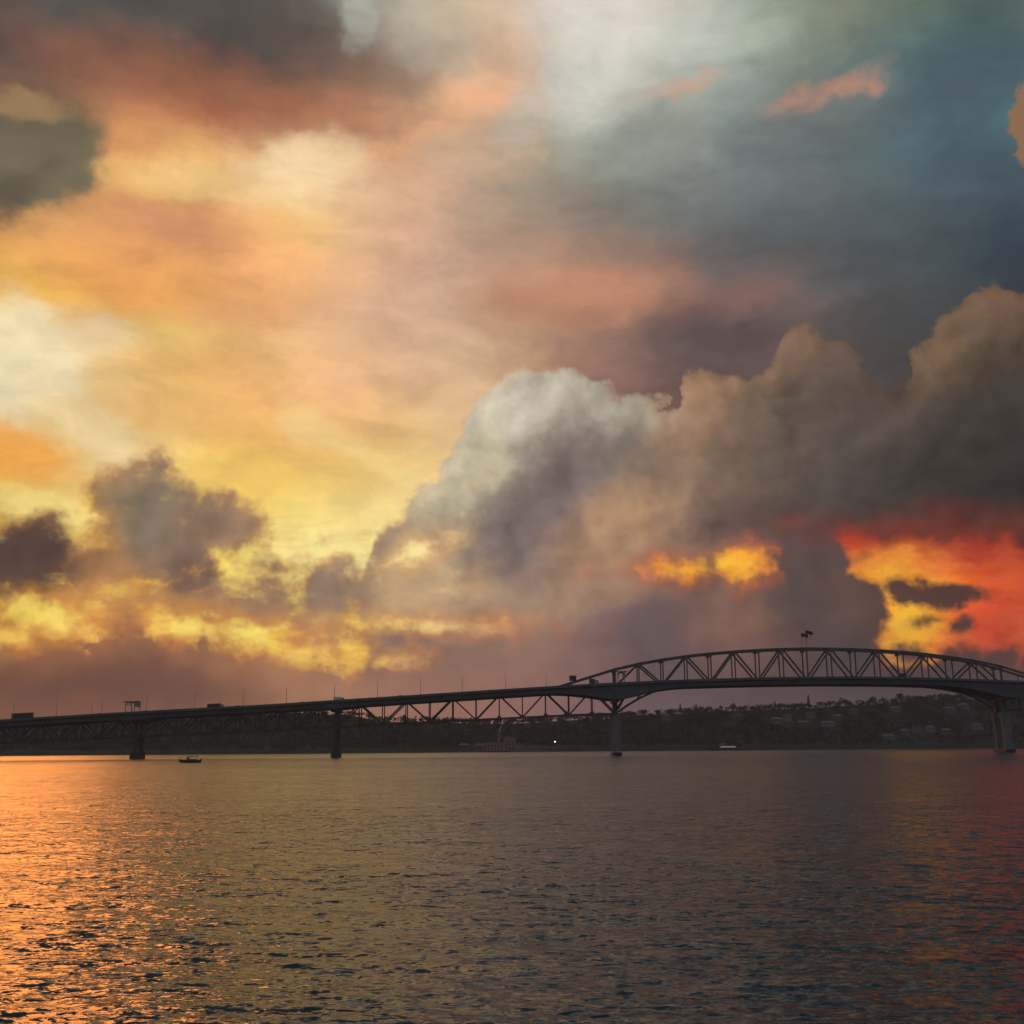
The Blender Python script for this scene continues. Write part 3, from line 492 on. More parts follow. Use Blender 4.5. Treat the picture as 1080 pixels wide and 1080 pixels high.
M = dict(
    steel=material('bridge_steel', (0.13, 0.125, 0.12), 0.65, vary=0.35, scale=0.35, color2=(0.085, 0.072, 0.062)),
    girder=material('girder_paint', (0.15, 0.148, 0.143), 0.7, vary=0.3, scale=0.12, color2=(0.10, 0.096, 0.09)),
    concrete=material('pier_concrete', (0.25, 0.24, 0.22), 0.88, vary=0.35, scale=0.3, bump=0.3, color2=(0.15, 0.142, 0.13)),
    dark_concrete=material('weathered_concrete', (0.13, 0.125, 0.115), 0.9, vary=0.4, scale=0.3, bump=0.3),
    wet=material('wet_concrete', (0.06, 0.058, 0.052), 0.6, vary=0.4, scale=0.8, bump=0.4),
    asphalt=material('asphalt', (0.05, 0.05, 0.05), 0.9),
    pole=material('galvanised_steel', (0.32, 0.32, 0.32), 0.5, 0.6),
    black=material('black_rubber', (0.02, 0.02, 0.02), 0.8),
    glass=material('dark_glass', (0.02, 0.025, 0.03), 0.08, spec=0.5),
    white=material('white_paint', (0.75, 0.75, 0.73), 0.4),
    silver=material('silver_paint', (0.45, 0.46, 0.47), 0.3, 0.5),
    red=material('red_paint', (0.35, 0.03, 0.025), 0.35),
    blue=material('blue_paint', (0.04, 0.07, 0.20), 0.35),
    charcoal=material('charcoal_paint', (0.05, 0.05, 0.055), 0.35),
    sign=material('sign_back_sheet', (0.25, 0.28, 0.26), 0.5, 0.3),
    flag=material('flag_cloth', (0.03, 0.04, 0.12), 0.9, vary=0.2, color2=(0.14, 0.02, 0.03)),
    lampglass=material('lit_lamp', (1.0, 0.93, 0.82), 0.5, emit=4.0, vary=0.0),
    cabinlight=material('lit_cabin_window', (1.0, 0.95, 0.88), 0.5, emit=0.22, vary=0.0),
    pink=material('pink_render', (0.42, 0.19, 0.17), 0.85, vary=0.2),
    cream=material('cream_weatherboard', (0.17, 0.155, 0.13), 0.8, vary=0.15),
    pale=material('pale_weatherboard', (0.21, 0.21, 0.205), 0.8, vary=0.2),
    greywall=material('grey_render', (0.12, 0.117, 0.113), 0.8, vary=0.2),
    brick=material('brown_brick', (0.22, 0.13, 0.09), 0.9, vary=0.3, scale=2.0),
    tile=material('roof_tile', (0.16, 0.07, 0.05), 0.85, vary=0.3, scale=1.0),
    iron=material('roof_iron', (0.16, 0.17, 0.18), 0.6, vary=0.2),
    paleroof=material('pale_roof', (0.14, 0.137, 0.13), 0.6, vary=0.2),
    bark=material('bark', (0.06, 0.045, 0.035), 0.95, vary=0.4),
    leaf=material('leaves', (0.055, 0.065, 0.03), 0.85, vary=0.5, scale=0.12, color2=(0.03, 0.036, 0.02)),
    needle=material('needles', (0.035, 0.05, 0.028), 0.85, vary=0.4, scale=0.3),
    earth=material('hill_earth', (0.055, 0.055, 0.032), 0.95, vary=0.5, scale=0.03, color2=(0.035, 0.036, 0.022)),
    rock=material('seawall_rock', (0.22, 0.20, 0.17), 0.9, vary=0.4, scale=0.4, bump=0.5),
)


# ------------------------------------------------------------------ mesh helpers
class Mesh:
    def __init__(s):
        s.v, s.f = [], []

    def add(s, verts, faces):
        k = len(s.v)
        s.v += [tuple(p) for p in verts]
        s.f += [tuple(i + k for i in q) for q in faces]
        return s

    def hexa(s, b, t):
        """a solid from four bottom and four top corners, both counter-clockwise from above"""
        return s.add(list(b) + list(t), [(3, 2, 1, 0), (4, 5, 6, 7), (0, 1, 5, 4), (1, 2, 6, 5), (2, 3, 7, 6), (3, 0, 4, 7)])

    def box(s, x0, x1, y0, y1, z0, z1, taper=0.0):
        t = taper
        return s.hexa([(x0, y0, z0), (x1, y0, z0), (x1, y1, z0), (x0, y1, z0)],
                      [(x0 + t, y0 + t, z1), (x1 - t, y0 + t, z1), (x1 - t, y1 - t, z1), (x0 + t, y1 - t, z1)])

    def beam(s, p, q, w, h):
        """box section member between two points; w across, h deep"""
        p, q = Vector(p), Vector(q)
        d = (q - p).normalized()
        side = d.cross(Vector((0, 0, 1)))
        if side.length < 0.05:
            side = Vector((0, 1, 0))
        side.normalize()
        u = side.cross(d).normalized()
        a, b = side * (w / 2), u * (h / 2)
        return s.add([p - a - b, p + a - b, p + a + b, p - a + b, q - a - b, q + a - b, q + a + b, q - a + b],
                     [(0, 1, 2, 3), (7, 6, 5, 4), (0, 4, 5, 1), (1, 5, 6, 2), (2, 6, 7, 3), (3, 7, 4, 0)])

    def tube(s, pts, radii, n=8):
        pts = [Vector(p) for p in pts]
        rings = []
        for i, p in enumerate(pts):
            d = (pts[min(i + 1, len(pts) - 1)] - pts[max(i - 1, 0)]).normalized()
            a = d.cross(Vector((0, 1, 0.01)) if abs(d.y) < 0.9 else Vector((1, 0, 0))).normalized()
            b = d.cross(a)
            rings.append([p + (a * math.cos(2 * math.pi * k / n) + b * math.sin(2 * math.pi * k / n)) * radii[i] for k in range(n)])
        verts = [v for r_ in rings for v in r_]
        faces = [(i * n + k, i * n + (k + 1) % n, (i + 1) * n + (k + 1) % n, (i + 1) * n + k) for i in range(len(pts) - 1) for k in range(n)]
        faces += [tuple(range(n - 1, -1, -1)), tuple(range((len(pts) - 1) * n, len(pts) * n))]
        return s.add(verts, faces)

    def prism(s, outline, y0, y1):
        """an outline in x,z pushed through from y0 to y1"""
        n = len(outline)
        return s.add([(x, y0, z) for x, z in outline] + [(x, y1, z) for x, z in outline],
                     [tuple(range(n)), tuple(range(2 * n - 1, n - 1, -1))] + [(i, i + n, (i + 1) % n + n, (i + 1) % n) for i in range(n)])

    def loft(s, sections):
        n = len(sections[0])
        verts = [p for sec in sections for p in sec]
        faces = [(i * n + k, i * n + (k + 1) % n, (i + 1) * n + (k + 1) % n, (i + 1) * n + k) for i in range(len(sections) - 1) for k in range(n)]
        faces += [tuple(range(n - 1, -1, -1)), tuple(range((len(sections) - 1) * n, len(sections) * n))]
        return s.add(verts, faces)

    def build(s, name, mat, parent=None, smooth=False, fix=True):
        me = bpy.data.meshes.new(name)
        me.from_pydata(s.v, [], s.f)
        if fix:
            bm = bmesh.new()
            bm.from_mesh(me)
            bmesh.ops.recalc_face_normals(bm, faces=bm.faces)
            bm.to_mesh(me)
            bm.free()
        if smooth:
            me.polygons.foreach_set('use_smooth', [True] * len(me.polygons))
        me.materials.append(M[mat] if isinstance(mat, str) else mat)
        o = bpy.data.objects.new(name, me)
        COL.objects.link(o)
        o.parent = parent
        return o


def tag(o, label=None, cat=None, group=None, kind=None):
    if label:
        o['label'] = label
    if cat:
        o['category'] = cat
    if group:
        o['group'] = group
    if kind:
        o['kind'] = kind
    return o


def empty(name, loc, label, cat, group=None, rz=0.0):
    o = bpy.data.objects.new(name, None)
    COL.objects.link(o)
    o.location = loc
    o.rotation_euler.z = rz
    o.empty_display_size = 0.5
    return tag(o, label, cat, group)


def copy_tree(o, parent=None):
    c = o.copy()
    COL.objects.link(c)
    c.parent = parent
    for ch in list(o.children):
        copy_tree(ch, c)
    return c


def paint(root, part_name, mat):
    """give the named parts of one copy a paint of their own"""
    for ch in root.children:
        if ch.name.split('.')[0] == part_name:
            ch.material_slots[0].link = 'OBJECT'
            ch.material_slots[0].material = M[mat]


# ------------------------------------------------------------------ water
def water_material():
    mt = bpy.data.materials.new('harbour_water')
    mt.use_nodes = True
    nb = NB(mt.node_tree)
    p = mt.node_tree.nodes['Principled BSDF']
    pos = nb.node('ShaderNodeTexCoord').outputs['Object']
    p.inputs['Base Color'].default_value = (0.018, 0.045, 0.055, 1)
    p.inputs['IOR'].default_value = 1.33
    # wavelets too fine for the mesh tilt the surface; the finest of all become roughness
    fine = nb.node('ShaderNodeAttribute', attribute_name='fine_slope').outputs['Fac']
    patch = nb.noise(nb.vec('MULTIPLY', pos, (0.006, 0.02, 1.0)), 1.0, 4.0, 0.6).outputs[0]
    gust = nb.remap(patch, 0.34, 0.68, 0.7, 1.15)
    nb.put(p.inputs['Roughness'], nb.math('MULTIPLY_ADD', fine, 0.6, 0.12))
    tilt = None
    for sc, amp in ((0.3, 0.55), (1.1, 1.2), (4.2, 2.2), (11.0, 1.8)):
        c = nb.noise(nb.vec('MULTIPLY', pos, (0.55, 1.0, 1.0)), sc, 3.0, 0.6).outputs['Color']
        c = nb.vec('SCALE', nb.vec('SUBTRACT', c, (0.5, 0.5, 0.5)), scale=amp)
        tilt = c if tilt is None else nb.vec('ADD', tilt, c)
    tilt = nb.vec('SCALE', nb.vec('MULTIPLY', tilt, (0.95, 1.0, 0.0)), scale=gust)
    nrm = nb.node('ShaderNodeNewGeometry').outputs['Normal']
    nb.put(p.inputs['Normal'], nb.vec('NORMALIZE', nb.vec('ADD', nrm, tilt)))
    return mt


def build_water():
    # rings that widen with distance, fine spokes across the view and coarse ones behind
    rr = [3.0]
    while rr[-1] < 1500:
        rr.append(rr[-1] * (1.01 if rr[-1] < 14 else 1.0026 if rr[-1] < 90 else 1.0048) + 0.003)
    rr = np.array(rr + [1700, 2200, 3200])
    half = list(np.arange(0, 33, 0.125))
    st = 0.125
    while half[-1] < 178:
        st = min(st * 1.12, 4.0)
        half.append(half[-1] + st)
    half = np.array(half)
    half = half[half < 179]
    th = np.radians(np.concatenate([half, 360 - half[:0:-1]]))
    RR, TH = np.meshgrid(rr, th, indexing='ij')
    X, Y = RR * np.sin(TH), RR * np.cos(TH)
    Z = np.zeros_like(X)
    SP = np.where(RR < 90, 0.0028, 0.0048) * RR
    lost = np.full_like(X, 0.055 ** 2)
    N = 76
    for i in range(N):
        lam = 0.30 * (9.0 / 0.30) ** (i / (N - 1.0)) * rng.uniform(0.9, 1.1)
        k = 2 * math.pi / lam
        ang = rng.normal(0.16, 0.30)          # wind chop running almost straight at the shore
        ph = rng.uniform(0, 6.283)
        slope = 0.026 if lam < 0.8 else (0.012 if lam < 3 else 0.006)
        weight = np.clip(lam / (SP * 2.4) - 1.0, 0, 1)
        arg = k * (X * math.sin(ang) + Y * math.cos(ang)) + ph + 0.9 * np.sin(k * 0.11 * (X * math.cos(ang * 3) + 0.4 * Y) + ph * 3)
        Z += weight * (slope / k) * (np.sin(arg) + 0.25 * np.sin(2 * arg + 1.3))
        lost += (1 - weight ** 2) * slope * slope * 0.55
    nr, nt = X.shape
    co = np.stack([X, Y, Z], -1).reshape(-1, 3)
    co = np.vstack([co, [[0, 0, 0]]])
    I = np.arange(nr - 1)[:, None] * nt
    J = np.arange(nt)[None, :]
    J2 = (J + 1) % nt
    q = np.stack([I + J, I + J2, I + nt + J2, I + nt + J], -1).reshape(-1, 4)[:, ::-1]
    t = np.stack([np.full(nt, nr * nt), np.arange(nt), (np.arange(nt) + 1) % nt], -1)[:, ::-1]
    me = bpy.data.meshes.new('water')
    me.vertices.add(len(co))
    me.vertices.foreach_set('co', co.astype(np.float32).ravel())
    loops = np.concatenate([q.ravel(), t.ravel()]).astype(np.int32)
    me.loops.add(len(loops))
    me.loops.foreach_set('vertex_index', loops)
    starts = np.concatenate([np.arange(len(q)) * 4, len(q) * 4 + np.arange(len(t)) * 3]).astype(np.int32)
    me.polygons.add(len(starts))
    me.polygons.foreach_set('loop_start', starts)
    me.polygons.foreach_set('use_smooth', np.ones(len(starts), bool))
    me.update(calc_edges=True)
    at = me.attributes.new('fine_slope', 'FLOAT', 'POINT')
    at.data.foreach_set('value', np.append(np.sqrt(lost).ravel(), 0.06).astype(np.float32))
    me.materials.append(water_material())
    o = bpy.data.objects.new('water', me)
    COL.objects.link(o)
    tag(o, 'rippled harbour water reflecting the orange and grey sunset sky', 'water', kind='structure')


build_water()

# ------------------------------------------------------------------ far shore
RIDGE = [(-2200, 34), (-1400, 40), (-800, 38), (-674, 38), (-530, 46), (-420, 51), (-300, 54), (-222, 51), (-185, 42), (-110, 40), (-27, 37), (80, 41),
         (130, 43), (180, 48), (260, 51), (336, 53), (483, 59), (567, 65), (700, 68), (900, 60), (1400, 45), (2200, 30)]


def snoise(x, s):
    return math.sin(x * s + 1.3) * 0.5 + math.sin(x * s * 2.3 + 4.1) * 0.3 + math.sin(x * s * 5.1 + 0.7) * 0.2


def shore_y(x):
    return 1385 + 14 * snoise(x, 0.011)


def ridge(x):
    for (x0, z0), (x1, z1) in zip(RIDGE, RIDGE[1:]):
        if x0 <= x <= x1:
            t = (x - x0) / (x1 - x0)
            return z0 + (z1 - z0) * t
    return 30.0


def land(x, y):
    s = shore_y(x)
    t = (y - s) / (1560 - s)
    if t < 0:
        return -3.0
    zr = ridge(x)
    foot = 2.0 if 5 > x > -75 or 240 < x < 275 else 5.0
    if t < 1:
        z = foot * min(1, t / 0.05) + (zr - foot) * (max(0, t - 0.05) / 0.95) ** (1.25 if x > 60 else 1.7)
        return z + 2.5 * snoise(x + y * 0.7, 0.05) * min(1, t * 3) * (1 - t * 0.6)
    return zr * max(0.25, 1 - (y - 1560) / 2600) + 1.0 * snoise(x - y, 0.03)


def build_land():
    xs = [-2200, -1900, -1600, -1350] + list(range(-1150, 1151, 12)) + [1350, 1600, 1900, 2200]
    ys = [1345, 1365] + list(range(1372, 1410, 5)) + list(range(1412, 1600, 12)) + [1640, 1720, 1850, 2050, 2400, 3000]
    ms = Mesh()
    ms.v = [(x, y, land(x, y)) for y in ys for x in xs]
    n = len(xs)
    ms.f = [(j * n + i, j * n + i + 1, (j + 1) * n + i + 1, (j + 1) * n + i) for j in range(len(ys) - 1) for i in range(n - 1)]
    o = ms.build('hills', 'earth', smooth=True, fix=False)
    tag(o, 'dark low hills along the far shore behind the bridge', 'hills', kind='structure')


build_land()


def leaf_clumps(ms, c, rx, rz, n, size):
    """n small leaf-clump faces spread through an uneven crown"""
    lob = [(random.gauss(0, 0.45), random.gauss(0, 0.45), random.uniform(-0.4, 0.55), random.uniform(0.45, 0.75)) for _ in range(5)]
    for _ in range(n):
        lx, ly, lz, lr = random.choice(lob)
        d = Vector((random.gauss(0, 1), random.gauss(0, 1), random.gauss(0, 1))).normalized() * lr * random.uniform(0.55, 1.0)
        p = Vector((c[0] + (lx + d.x) * rx, c[1] + (ly + d.y) * rx, c[2] + (lz + d.z) * rz))
        a = Vector((random.gauss(0, 1), random.gauss(0, 1), random.gauss(0, 1))).normalized()
        b = a.orthogonal().normalized()
        e = a.cross(b)
        s = size * random.uniform(0.6, 1.3)
        ms.add([p + b * s, p + e * s * 0.7, p - b * s * 0.9, p - e * s], [(0, 1, 2, 3)])


def in_clear(x, y):
    for cx, cy, r in CLEAR:
        if (x - cx) ** 2 + (y - cy) ** 2 < r * r:
            return True
    return False


# x, y on the slope, width, depth, height, wall, roof, label
HOUSES = [
    (345, 1500, 13, 9, 5.5, 'cream', 'iron', 'cream house with a grey iron roof, leftmost of the hillside houses below the flagpoles'),
    (362, 1515, 11, 9, 6.5, 'white', 'tile', 'white two storey house with a tiled roof on the ridge below the bridge flagpoles'),
    (378, 1492, 14, 9, 4.5, 'greywall', 'paleroof', 'low grey house with a pale roof beneath the flagpoles'),
    (395, 1520, 10, 8, 6.0, 'cream', 'tile', 'tall cream house with a red tiled roof beside the spired pine'),
    (408, 1486, 16, 9, 4.8, 'white', 'iron', 'long white house with a grey roof downhill of the spired pine'),
    (428, 1508, 12, 9, 5.2, 'brick', 'paleroof', 'brown brick house with a pale roof uphill of the long white house'),
    (455, 1528, 12, 9, 5.0, 'greywall', 'tile', 'grey house with a tiled roof on the ridge right of the brick house'),
    (512, 1530, 13, 9, 5.5, 'cream', 'paleroof', 'cream house with a pale roof on the ridge left of the bridge arch end'),
    (468, 1432, 14, 9, 4.4, 'white', 'paleroof', 'low white house with a pale roof, lowest of the houses above the right shore'),
    (492, 1440, 10, 8, 5.2, 'greywall', 'iron', 'small grey house with an iron roof beside the lowest white house'),
    (510, 1446, 13, 9, 5.0, 'cream', 'tile', 'cream house with a tiled roof in the middle of the lower right cluster'),
    (528, 1452, 11, 9, 6.2, 'white', 'iron', 'two storey white house with an iron roof in the lower right cluster'),
    (545, 1444, 12, 9, 4.6, 'brick', 'iron', 'brick house with an iron roof at the right end of the lower cluster'),
    (592, 1462, 13, 9, 5.4, 'white', 'paleroof', 'isolated white house with a pale roof low on the slope left of the right pier'),
    (580, 1520, 15, 9, 5.0, 'greywall', 'paleroof', 'wide grey house high on the slope just left of the right pier'),
    (603, 1528, 11, 9, 6.0, 'cream', 'iron', 'cream house with an iron roof high on the slope behind the right pier'),
    (300, 1522, 11, 9, 5.0, 'greywall', 'tile', 'grey house with a tiled roof half hidden by trees left of the hillside houses'),
    (205, 1530, 12, 9, 5.2, 'brick', 'tile', 'brick house on the ridge between the two skyline chimney pines'),
    (-40, 1425, 14, 9, 4.6, 'cream', 'iron', 'cream waterside house with an iron roof left of the pink factory'),
    (-62, 1430, 12, 9, 5.2, 'greywall', 'paleroof', 'grey waterside house with a pale roof, leftmost house on the shore'),
]
CLEAR = [(h[0], h[1], 10) for h in HOUSES] + [(h[0] - 2, h[1] - 15, 11) for h in HOUSES] + [(-12, 1412, 40), (-45, 1405, 26), (30, 1395, 32)]


def build_wood():
    ms = Mesh()
    trunks = Mesh()
    for _ in range(6500):
        x = random.uniform(-1000, 1000)
        t = random.random() ** 0.85
        y = shore_y(x) + 7 + t * 185
        if in_clear(x, y):
            continue
        z = land(x, y)
        h = random.uniform(5.0, 8.5)
        w = h * random.uniform(0.5, 0.75)
        leaf_clumps(ms, (x, y, z + h * 0.55), w, h * 0.5, 34, 1.0)
        ms.tube([(x, y, z - 0.4), (x, y, z + h * 0.5)], [0.3, 0.14], 4)
    o = ms.build('far_wood', 'leaf', fix=False)
    tag(o, 'mass of dark bush and trees covering the far hillside', 'wood', kind='stuff')


build_wood()


def conifer(x, y, h, r, label):
    z = land(x, y) - 0.3
    t = empty('pine_tree', (x, y, z), label, 'tree', 'pines standing up on the skyline')
    tr = Mesh()
    tr.tube([(0, 0, 0), (0.1, 0, h * 0.5), (0, 0, h)], [0.5, 0.3, 0.06], 7)
    tr.build('trunk', 'bark', t)
    c = Mesh()
    tiers = int(h / 1.15)
    for i in range(tiers):
        u = i / tiers
        zz = h * (0.18 + 0.8 * u)
        rad = r * (1 - u) ** 0.8 * random.uniform(0.75, 1.1) + 0.3
        for k in range(9):
            a = 2 * math.pi * (k + random.random() * 0.8) / 9
            L = rad * random.uniform(0.65, 1.1)
            d, s = Vector((math.cos(a), math.sin(a), 0)), Vector((-math.sin(a), math.cos(a), 0))
            p0 = Vector((0, 0, zz))
            p1 = p0 + d * L * 0.6 + Vector((0, 0, 0.12 * L))
            p2 = p0 + d * L + Vector((0, 0, 0.42 * L))
            c.add([p0, p1 + s * 0.5, p2, p1 - s * 0.5], [(0, 1, 2, 3)])
            c.add([p0, p1 + Vector((0, 0, 0.5)), p2, p1 - Vector((0, 0, 0.45))], [(0, 1, 2, 3)])
    c.build('crown', 'needle', t, fix=False)


def broad_tree(x, y, h, label):
    z = land(x, y) - 0.3
    t = empty('broadleaf_tree', (x, y, z), label, 'tree', 'round trees standing up on the skyline')
    tr = Mesh()
    tr.tube([(0, 0, 0), (0.2, 0, h * 0.35), (0, 0.1, h * 0.7)], [0.45, 0.32, 0.1], 7)
    for k in range(4):
        a = k * 1.6 + random.random()
        tr.tube([(0.1, 0, h * (0.3 + 0.07 * k)), (math.cos(a) * h * 0.2, math.sin(a) * h * 0.2, h * (0.58 + 0.06 * k))], [0.18, 0.06], 5)
    tr.build('trunk', 'bark', t)
    c = Mesh()
    leaf_clumps(c, (0, 0, h * 0.52), h * 0.46, h * 0.42, 300, 0.7)
    c.build('crown', 'leaf', t, fix=False)


for a in [
    (404, 1560, 19, 3.4, 'tall spired pine breaking the skyline among the hillside houses'),
    (228, 1560, 15, 2.6, 'slim pine on the skyline below the left half of the bridge arch'),
    (250, 1560, 12, 2.6, 'short pine just right of the slim skyline pine'),
    (358, 1562, 12.5, 3.2, 'middling pine on the ridge left of the tall spired pine'),
]:
    conifer(*a)
for a in [
    (-196, 1560, 11, 'round tree at the notch in the ridge behind the left truss'),
    (-150, 1562, 10, 'bushy tree on the low ridge seen through the left truss'),
    (-118, 1560, 9, 'small round tree on the low ridge left of the steam plume'),
    (-20, 1560, 10, 'round tree on the ridge above the pink factory'),
    (72, 1560, 13, 'broad tree on the ridge just left of the main pier'),
    (118, 1562, 12, 'broad tree on the ridge just right of the main pier'),
    (300, 1560, 11, 'bushy tree on the ridge below the middle of the arch'),
    (455, 1561, 12, 'wide tree on the ridge right of the tall spired pine'),
    (492, 1560, 13, 'large round tree on the rising ridge left of the right pier'),
    (530, 1562, 12, 'large bushy tree at the top of the rising ridge near the right pier'),
]:
    broad_tree(*a)


def house(x, y, w, d, h, wall, roof, label):
    z = land(x, y) - 1.2
    t = empty('house', (x, y, z), label, 'house', 'houses on the far hillside', random.uniform(-0.35, 0.35))
    h += 1.2
    Mesh().box(-w / 2, w / 2, -d / 2, d / 2, 0, h).build('wall', 'pale' if wall == 'white' else wall, t)
    e = 0.5
    rh = 2.3
    r = Mesh()
    r.add([(-w / 2 - e, -d / 2 - e, h + .003), (w / 2 + e, -d / 2 - e, h + .003), (w / 2 + e, d / 2 + e, h + .003), (-w / 2 - e, d / 2 + e, h + .003),
           (-w / 2 + 2.2, 0, h + rh), (w / 2 - 2.2, 0, h + rh)],
          [(3, 2, 1, 0), (0, 1, 5, 4), (2, 3, 4, 5), (1, 2, 5), (3, 0, 4)])
    r.build('roof', roof, t)
    n = 3 if w > 11 else 2
    for i in range(n):
        cx = -w / 2 + w * (i + 0.5) / n
        f = Mesh().box(cx - 0.9, cx + 0.9, -d / 2 - 0.08, -d / 2 - 0.003, h - 2.2, h - 0.8).build('window', 'pale', t)
        Mesh().box(cx - 0.75, cx + 0.75, -d / 2 - 0.1, -d / 2 - 0.083, h - 2.05, h - 0.95).build('pane', 'glass', f)


for hs in HOUSES:
    house(*hs)


def factory():
    x, y = -14, 1408
    z = land(x, y) - 1.0
    t = empty('factory', (x, y, z), 'pink waterside factory with stepped roofs and a chimney under the steam plume', 'factory')
    Mesh().box(-24, 2, -8, 8, 0, 9).build('wall', 'pink', t)
    Mesh().box(2.003, 16, -7, 9, 0, 15).build('wall', 'pink', t)
    Mesh().box(16.003, 26, -6, 8, 0, 6.5).build('wall', 'pink', t)
    for x0, x1, y0, y1, zz in ((-24.5, 2, -8.5, 8.5, 9), (1.6, 16.4, -7.4, 9.4, 15), (16.5, 26.4, -6.4, 8.4, 6.5)):
        ms = Mesh()
        ms.prism([(x0, zz + .003), (x1, zz + .003), (x1, zz + 0.5), ((x0 + x1) / 2, zz + 2.6), (x0, zz + 0.5)], y0, y1)
        ms.build('roof', 'iron', t)
    for i in range(6):
        cx = -21 + i * 4
        for zz in (2.2, 5.6):
            Mesh().box(cx - 0.8, cx + 0.8, -8.06, -8.003, zz, zz + 1.8).build('window', 'glass', t)
    for i in range(3):
        for zz in (3, 6.5, 10):
            Mesh().box(3.5 + i * 4, 5.3 + i * 4, -7.06, -7.003, zz, zz + 2).build('window', 'glass', t)
    Mesh().tube([(-4, 2, 8), (-4, 2, 22)], [1.3, 1.0], 12).build('chimney', 'pink', t)
    # steam from the chimney, a volume drifting up to the right
    ms = Mesh()
    pl = [(-4, 2, 22.2, 1.3), (-2.0, 2, 25, 2.0), (0.5, 2, 28, 2.6), (4, 3, 31.5, 3.2), (7, 3, 35, 3.4), (11, 4, 37.5, 3.0), (15, 4, 39.5, 1.8)]
    rr = []
    n = 14
    for i, (px_, py_, pz_, r_) in enumerate(pl):
        rr.append([(px_ + r_ * math.cos(2 * math.pi * k / n) * (1 + 0.2 * math.sin(3 * k + i)), py_ + r_ * math.sin(2 * math.pi * k / n), pz_ - 0.5 * r_ * math.cos(2 * math.pi * k / n)) for k in range(n)])
    ms.loft(rr)
    mt = bpy.data.materials.new('steam')
    mt.use_nodes = True
    nt = mt.node_tree
    nt.nodes.remove(nt.nodes['Principled BSDF'])
    nb = NB(nt)
    v = nb.node('ShaderNodeVolumePrincipled')
    v.inputs['Color'].default_value = (0.95, 0.95, 0.95, 1)
    v.inputs['Anisotropy'].default_value = 0.6
    nz = nb.noise(nb.node('ShaderNodeTexCoord').outputs['Object'], 0.35, 4.0, 0.6).outputs[0]
    nb.put(v.inputs['Density'], nb.remap(nz, 0.35, 0.7, 0.3, 3.0))
    nt.links.new(v.outputs[0], nt.nodes['Material Output'].inputs['Volume'])
    o = ms.build('steam_plume', mt, smooth=True)
    o.location = (x, y, z)
    tag(o, 'white steam plume drifting up from the pink factory chimney', 'steam', kind='stuff')


factory()


def shore_things():
    # lit lamp on the waterfront
    x, y = 50, 1392
    z = land(x, y)
    t = empty('street_lamp', (x, y, z), 'lit white lamp post on the far waterfront left of the main pier', 'street lamp')
    Mesh().tube([(0, 0, -0.5), (0, 0, 8.6)], [0.16, 0.1], 8).build('pole', 'pole', t)
    ms = Mesh()
    ms.loft([[(0.75 * s * math.cos(k * math.pi / 4), 0.75 * s * math.sin(k * math.pi / 4), 8.9 + zz) for k in range(8)] for s, zz in ((0.4, -0.5), (1, -0.1), (1, 0.4), (0.4, 0.8))])
    ms.build('lamp_head', 'lampglass', t, smooth=True)
    # pale sea wall
    ms = Mesh()
    pts = [(-6, 1378, 4.3), (12, 1374, 3.2), (32, 1372, 2.6), (40, 1372, 2.2)]
    for (xa, ya, za), (xb, yb, zb) in zip(pts, pts[1:]):
        ms.hexa([(xa, ya, -1), (xb, yb, -1), (xb, yb + 3, -1), (xa, ya + 3, -1)], [(xa, ya, za), (xb, yb, zb), (xb, yb + 3, zb), (xa, ya + 3, za)])
    tag(ms.build('sea_wall', 'rock'), 'low pale stone sea wall on the far shore left of the main pier', 'sea wall')


shore_things()


# ------------------------------------------------------------------ bridge
DECK = [(-480, 15.0), (-400, 19.2), (-316, 23.6), (-231, 28.0), (-150, 31.7), (-108, 34.0), (-1, 40.0), (33, 41.8), (62.6, 43.2), (121, 45.0), (181, 45.7), (240, 45.0),
        (300, 42.6), (387, 37.8), (473, 33.0), (560, 28.2), (640, 24)]
CHORD = [(-480, 2.0), (-353, 8.3), (-316, 10.2), (-231, 13.4), (-109, 18.3), (-24, 21.9), (62.7, 25.0), (301, 25.5), (387, 22.5), (473, 18.5), (640, 11)]


def interp(pts, x):
    xs = [p[0] for p in pts]
    i = max(1, min(len(pts) - 1, next((k for k, v in enumerate(xs) if v >= x), len(pts) - 1)))
    (x0, z0), (x1, z1) = pts[i - 1], pts[i]
    xm, zm = pts[max(i - 2, 0)]
    xp, zp = pts[min(i + 1, len(pts) - 1)]
    s0 = (z1 - zm) / (x1 - xm)
    s1 = (zp - z0) / (xp - x0)
    L = x1 - x0
    t = (x - x0) / L
    return (2 * t**3 - 3 * t**2 + 1) * z0 + (t**3 - 2 * t**2 + t) * L * s0 + (-2 * t**3 + 3 * t**2) * z1 + (t**3 - t**2) * L * s1


def top(x):      # parapet top
    return interp(DECK, x)


def road(x):
    return top(x) - 1.1


YN, YF = 699.5, 710.5       # truss planes
PIERS = [-353.0, -231.0, -109.0, 62.7, 301.0, 473.0]
bridge = empty('harbour_bridge', (-109, 705, 0), 'long grey steel truss bridge with an arched main span over the harbour', 'bridge')
BO = Vector((-109, 705, 0))


def bpart(ms, name, mat, parent=None):
    """a part of the bridge; meshes are written in world metres and moved to the bridge's base"""
    k = BO
    ms.v = [(v[0] - k.x, v[1] - k.y, v[2] - k.z) for v in ms.v]
    return ms.build(name, mat, parent or bridge)


